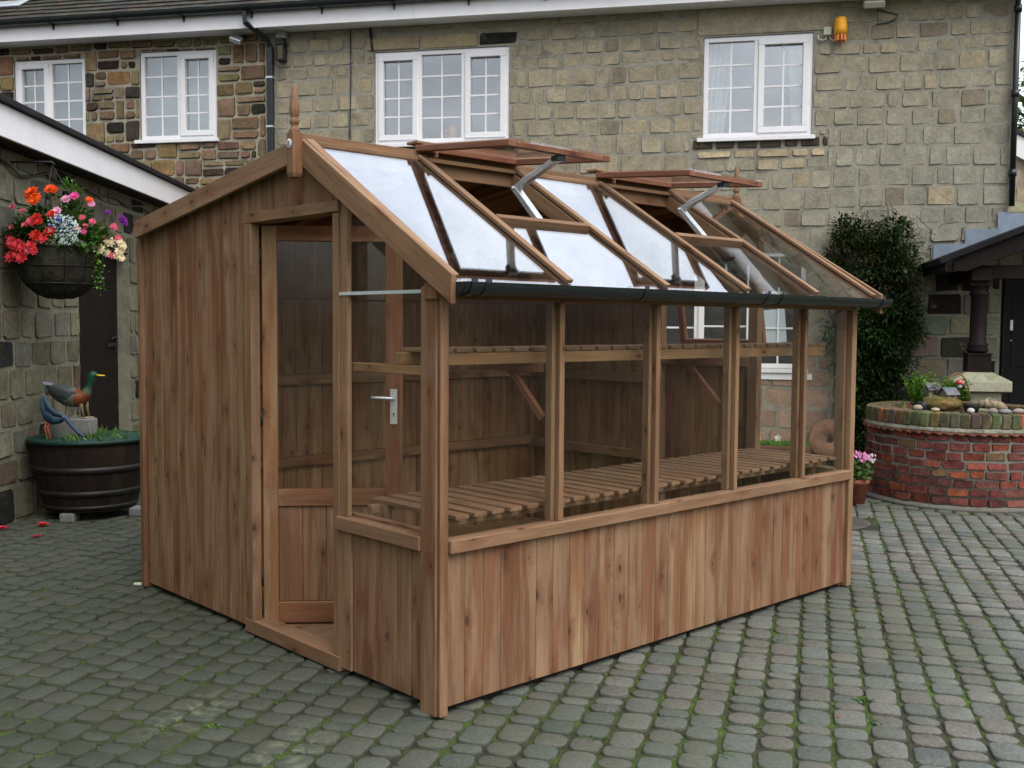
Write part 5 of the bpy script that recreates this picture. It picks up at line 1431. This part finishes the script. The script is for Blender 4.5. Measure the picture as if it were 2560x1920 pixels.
mb.lathe([(WR + .022, ZC - .034), (WR + .018, ZC - .022), (WR - .01, ZC + .005), (WR - .05, ZC + .006)], WC, 96, col=(.22, .215, .17)); mb.build('tile_course', M['cope'], wl)
mb = MB(); nb = 62
CP = [(.095, .088, .055), (.135, .125, .05), (.10, .065, .045), (.26, .095, .045), (.13, .095, .06), (.10, .095, .06), (.17, .075, .05), (.125, .115, .075), (.085, .085, .06)]
for k in range(nb):
    a = 2 * math.pi * (k + .5) / nb; er = V((math.cos(a), math.sin(a), 0)); et = V((-math.sin(a), math.cos(a), 0))
    c = WC + er * (WR - .105 + RND.uniform(-.004, .004)) + Z * ((ZC + ZT) / 2 + RND.uniform(-.004, .004)); w0 = 2 * math.pi * (WR - .2) / nb * .90; w1 = 2 * math.pi * WR / nb * .84
    o, i = er * .105, er * -.105; h = (ZT - ZC) / 2
    col = tuple(q * RND.uniform(.8, 1.2) for q in RND.choice(CP))
    mb.hexa([c + i - et * w0 / 2 - Z * h, c + o - et * w1 / 2 - Z * h, c + o + et * w1 / 2 - Z * h, c + i + et * w0 / 2 - Z * h, c + i - et * w0 / 2 + Z * h, c + o - et * w1 / 2 + Z * h, c + o + et * w1 / 2 + Z * h, c + i + et * w0 / 2 + Z * h], g=2, col=col)
mb.build('coping_bricks', M['cope'], wl, bevel=.010, seg=2)
mb = MB(); mb.lathe([(WR - .006, ZC), (WR - .012, ZT - .012), (WR - .20, ZT - .008), (WR - .21, ZC)], WC, 96, col=(.14, .135, .11)); mb.build('coping_mortar', M['cope'], wl)

def WPt(sx, sy, dep=0.0):
    """a spot over the planter: offset across and up from its middle"""
    return WC + RH * ((sx - 2390) * .00365 * (1 - dep * .1)) - FH * dep + Z * (ZT + (1019 - sy) * .0035)
def on_top(across, toward, z=ZT): return WC + RH * across - FH * toward + Z * z
# pebbles on the coping
for (a, t, rx, ry, rz, col, lbl) in ((-.54, .36, .045, .035, .026, (.50, .40, .30), 'pale pinkish pebble at the left end of the pebbles on the coping'), (-.44, .50, .040, .03, .018, (.52, .44, .34), 'flat cream pebble second from the left on the coping'), (-.20, .655, .032, .028, .024, (.62, .62, .62), 'round white pebble in front of the mossy rock'), (-.03, .70, .042, .03, .026, (.45, .38, .36), 'greyish pink pebble near the middle of the coping'), (.07, .70, .060, .035, .022, (.30, .31, .33), 'blue grey flat pebble right of the pinkish pebble'), (.20, .675, .055, .035, .024, (.40, .35, .31), 'brownish grey pebble right of the blue grey one'), (.31, .64, .042, .03, .022, (.60, .57, .53), 'white pebble at the right end of the pebbles on the coping')):
    mb = MB(); mb.blob(on_top(a, t, ZT + rz * .8), rx, ry, rz, 12, 7, tuple(q * .75 for q in col), .06, ex=RH, ey=FH); tag(mb.build('pebble', M['cast'], None), lbl, 'pebble', 'pebbles on the planter coping')
rk = MB(); rk.blob(on_top(-.26, .20, ZT + .04), .18, .12, .07, 22, 12, (.17, .11, .045), .14, ex=RH, ey=FH); rk.blob(on_top(-.33, .18, ZT + .07), .09, .08, .05, 16, 8, (.15, .12, .05), .2, ex=RH, ey=FH)
tag(rk.build('mossy_rock', mat_tone('mossy_tufa', .97, .08, 30, .5, 1.0, .02, stain=[((.09, .11, .03), .52, .66, 9), ((.26, .20, .11), .6, .75, 14)]), None), 'rough orange-brown mossy rock in the middle of the round planter', 'rock')
dr = MB(); dr.tube([on_top(.0, .36, ZT + .05), on_top(.07, .38, ZT + .065), on_top(.16, .40, ZT + .045), on_top(.23, .38, ZT + .015)], [(.03, .03), (.06, .05), (.055, .045), (.03, .02)], n=14, col=(.36, .30, .19)); tag(dr.build('ribbed_stone', mat_tone('ribbed_stone', .9, .15, 22, .4, .9, .012, stain=[((.12, .10, .06), .5, .6, 20, (1, 1, .2))]), None), 'cream ribbed stone lying right of the mossy rock on the planter', 'stone')
bl = MB(); bl.lathe([(.0, .0), (.05, .0), (.075, .07), (.07, .075), (.062, .07), (.045, .02)], on_top(-.05, .33, ZT - .02), 18, col=(.012, .012, .013)); tag(bl.build('black_bowl', M['paint'], None), 'small black plastic bowl between mossy rock and ribbed stone', 'bowl')
sb = MB(); sb.lathe([(.0, .0), (.04, .0), (.052, .09), (.046, .092), (.036, .01)], on_top(-.44, .22, ZT - .03), 16, col=(.018, .022, .03)); tag(sb.build('plant_pot', M['paint'], None), 'small black pot left of the mossy rock on the planter', 'pot')
def mini_house(c, s, yaw, label):
    t = thing('miniature_house', c, label, 'ornament', 'miniature houses on the planter')
    ex = RH * math.cos(yaw) + FH * math.sin(yaw); ey = ex.cross(Z) * -1
    W, Dp, H = .13 * s, .11 * s, .075 * s
    mb = MB(); mb.cbox(c + Z * H / 2, W, Dp, H, ex=ex, ey=ey, col=(.22, .20, .17))
    mb.prism([(-Dp / 2, H), (Dp / 2, H), (0, H + .055 * s)], c - ex * W / 2, ey, Z, ex, W, col=(.22, .20, .17)); mb.build('walls', M['cast'], t)
    mb = MB()
    for sg in (-1, 1):
        dn = (ey * sg * 1.0 + Z * -1.0).normalized(); nn = (ey * sg + Z).normalized()
        for k in range(5):
            b0 = c + Z * (H + .062 * s) + dn * (k * .021 * s) + nn * (.004 + .003 * (4 - k) * 0); mb.box(b0 - ex * (W / 2 + .02 * s), ex * (W + .04 * s), dn * .019 * s, nn * .006, col=tuple(q * RND.uniform(.8, 1.15) for q in (.17, .17, .18)))
    mb.build('roof', M['slate'], t)
    mb = MB(); mb.cbox(c - ey * 0 + (ey * -1 if ey.dot(FH) > 0 else ey) * (Dp / 2 + .001) + Z * H * .4, .028 * s, .004, H * .7, ex=ex, ey=ey, col=(.05, .035, .03)); mb.build('door', M['paint'], t)
mini_house(on_top(-.325, .10, ZT + .10), .90, .35, 'miniature house with pale plank roof, the upper of two on the mossy rock')
mini_house(on_top(-.205, .20, ZT + .065), .88, .35, 'miniature house with pale plank roof, the lower right of two on the mossy rock')
lp = thing('leafy_plant', on_top(-.40, .05), 'bright light green feathery plant at the left of the round planter', 'plant')
mb = MB()
for k in range(60):
    b = on_top(-.40 + RND.gauss(0, .05), .05 + RND.gauss(0, .04), ZT - .02); tip = b + RH * RND.gauss(.05, .09) + FH * RND.gauss(0, .06) + Z * RND.uniform(.16, .36)
    for i in range(22):
        t = .15 + .85 * i / 22; p = b.lerp(tip, t); f = RND.uniform(1.2, 2.2); mb.leaf(p, V((RND.gauss(0, 1), RND.gauss(0, 1), .5)), Z, .038, .018, col=(f, f, f * .6))
mb.build('foliage', M['leaf'], lp)
wb = thing('wicker_basket', on_top(-.035, -.02), 'round wicker basket with tall hoop handle holding a fern on the planter', 'basket')
wc = on_top(-.035, -.02, ZT - .02)
mb = MB()
for z in range(7): mb.tube([wc + (RH * math.cos(t * .2618) + FH * math.sin(t * .2618)) * (.09 + .006 * z) + Z * (.012 * z) for t in range(25)], .007, n=5, cap=False, col=(.20, .13, .06))
mb.build('bowl', M['matt'], wb)
mb = MB(); mb.tube([wc + RH * .12 * math.cos(t * math.pi / 16) + Z * (.06 + .27 * math.sin(t * math.pi / 16)) for t in range(17)], .0075, n=7, col=(.26, .12, .05)); mb.build('hoop_handle', M['matt'], wb)
fp = thing('fern', wc, 'dense mid green fern growing inside the wicker basket', 'plant')
mb = MB()
for k in range(120):
    a = RND.uniform(0, 6.28); r = RND.uniform(.02, .15); b = wc + Z * .03; tip = b + RH * math.cos(a) * r + FH * math.sin(a) * r + Z * RND.uniform(.10, .30)
    for i in range(20):
        t = .2 + .8 * i / 20; p = b.lerp(tip, t) - Z * .04 * t * t; f = RND.uniform(.9, 1.8); mb.leaf(p, V((RND.gauss(0, 1), RND.gauss(0, 1), .1)), Z, .042, .020, col=(f * .9, f, f * .6))
mb.build('fronds', M['leaf'], fp)
ts = thing('toadstool_ornament', on_top(-.03, .12), 'white-spotted red toadstool ornament on a stick in front of the fern', 'ornament')
tb = WPt(2368, 957, .14)
mb = MB(); mb.tube([on_top((2368 - 2390) * .0036, .14, ZT), tb - Z * .02], .003, n=5, col=(.1, .08, .05)); mb.build('stick', M['paint'], ts)
mb = MB(); mb.lathe([(.0, -.034), (.018, -.03), (.021, -.01), (.014, .005), (.0, .008)], tb, 14, col=(.72, .70, .68)); mb.build('stem', M['paint'], ts)
mb = MB(); mb.lathe([(.012, .0), (.034, .002), (.033, .018), (.022, .036), (.0, .043)], tb, 18, col=(.55, .02, .03))
cap = mb.build('cap', M['paint'], ts)
mb = MB()
for a, z, r in ((-1.2, .014, .033), (-2.0, .024, .030), (-.5, .026, .029), (-1.6, .034, .022)): mb.blob(tb + (RH * math.cos(a) + FH * math.sin(a)) * r + Z * z, .006, .006, .006, 8, 5, (.75, .75, .75), 0)
mb.build('spots', M['paint'], cap)

# geranium in a terracotta pot beside the planter
gb = V((5.93, 1.50, 0)); gb = V((CAM.x, CAM.y, 0)) + FH * 9.10 + RH * 3.03
ge = thing('potted_geranium', gb, 'pink geranium in a terracotta pot between greenhouse corner and brick planter', 'potted plant')
mb = MB(); mb.lathe([(.0, 0), (.075, 0), (.105, .19), (.115, .19), (.115, .225), (.10, .225), (.09, .20)], gb, 24, col=(.28, .10, .065)); mb.build('pot', M['matt'], ge)
mb = MB()
for k in range(190):
    a = RND.uniform(0, 6.28); q = RND.uniform(.2, 1); c = gb + V((math.cos(a) * .14 * q, math.sin(a) * .14 * q, .22 + RND.uniform(0, .17)))
    nrm = V((RND.gauss(0, .6), RND.gauss(0, .6), .8)) - FH * .5; f = RND.uniform(.5, 1.3)
    flower(mb, c, 5, .026, (f, f, f), nrm, 1, cup=.2)
mb.build('foliage', M['leaf'], ge)
for dx, z in ((.0, .455), (.045, .43), (-.075, .46), (.02, .40), (.10, .41)):
    mb = MB(); c = gb + RH * dx - FH * .08 + Z * z
    mb.tube([gb + RH * dx * .5 + Z * .25, c], .003, n=4, col=(.1, .2, .05))
    for k in range(12): flower(mb, c + V((RND.gauss(0, .018), RND.gauss(0, .018), RND.gauss(0, .015))), 4, .018, (.80, .33, .62) if dx < .09 else (.7, .6, .68), V((RND.gauss(0, .6), RND.gauss(0, .6), .5)) - FH, 1)
    mb.build('bloom', M['petal'], ge)
dc = MB(); dc.lathe([(.0, .012), (.31, .012), (.335, .008), (.345, -.003)], V((4.93, 1.19, 0)), 48, col=(.060, .055, .050)); tag(dc.build('drain_cover', mat_tone('rusty_iron', .7, .35, 60, .3, .5, .003, stain=[((.09, .06, .045), .5, .7, 7)]), None), 'dark round drain cover set in the paving behind the greenhouse corner', 'drain cover')
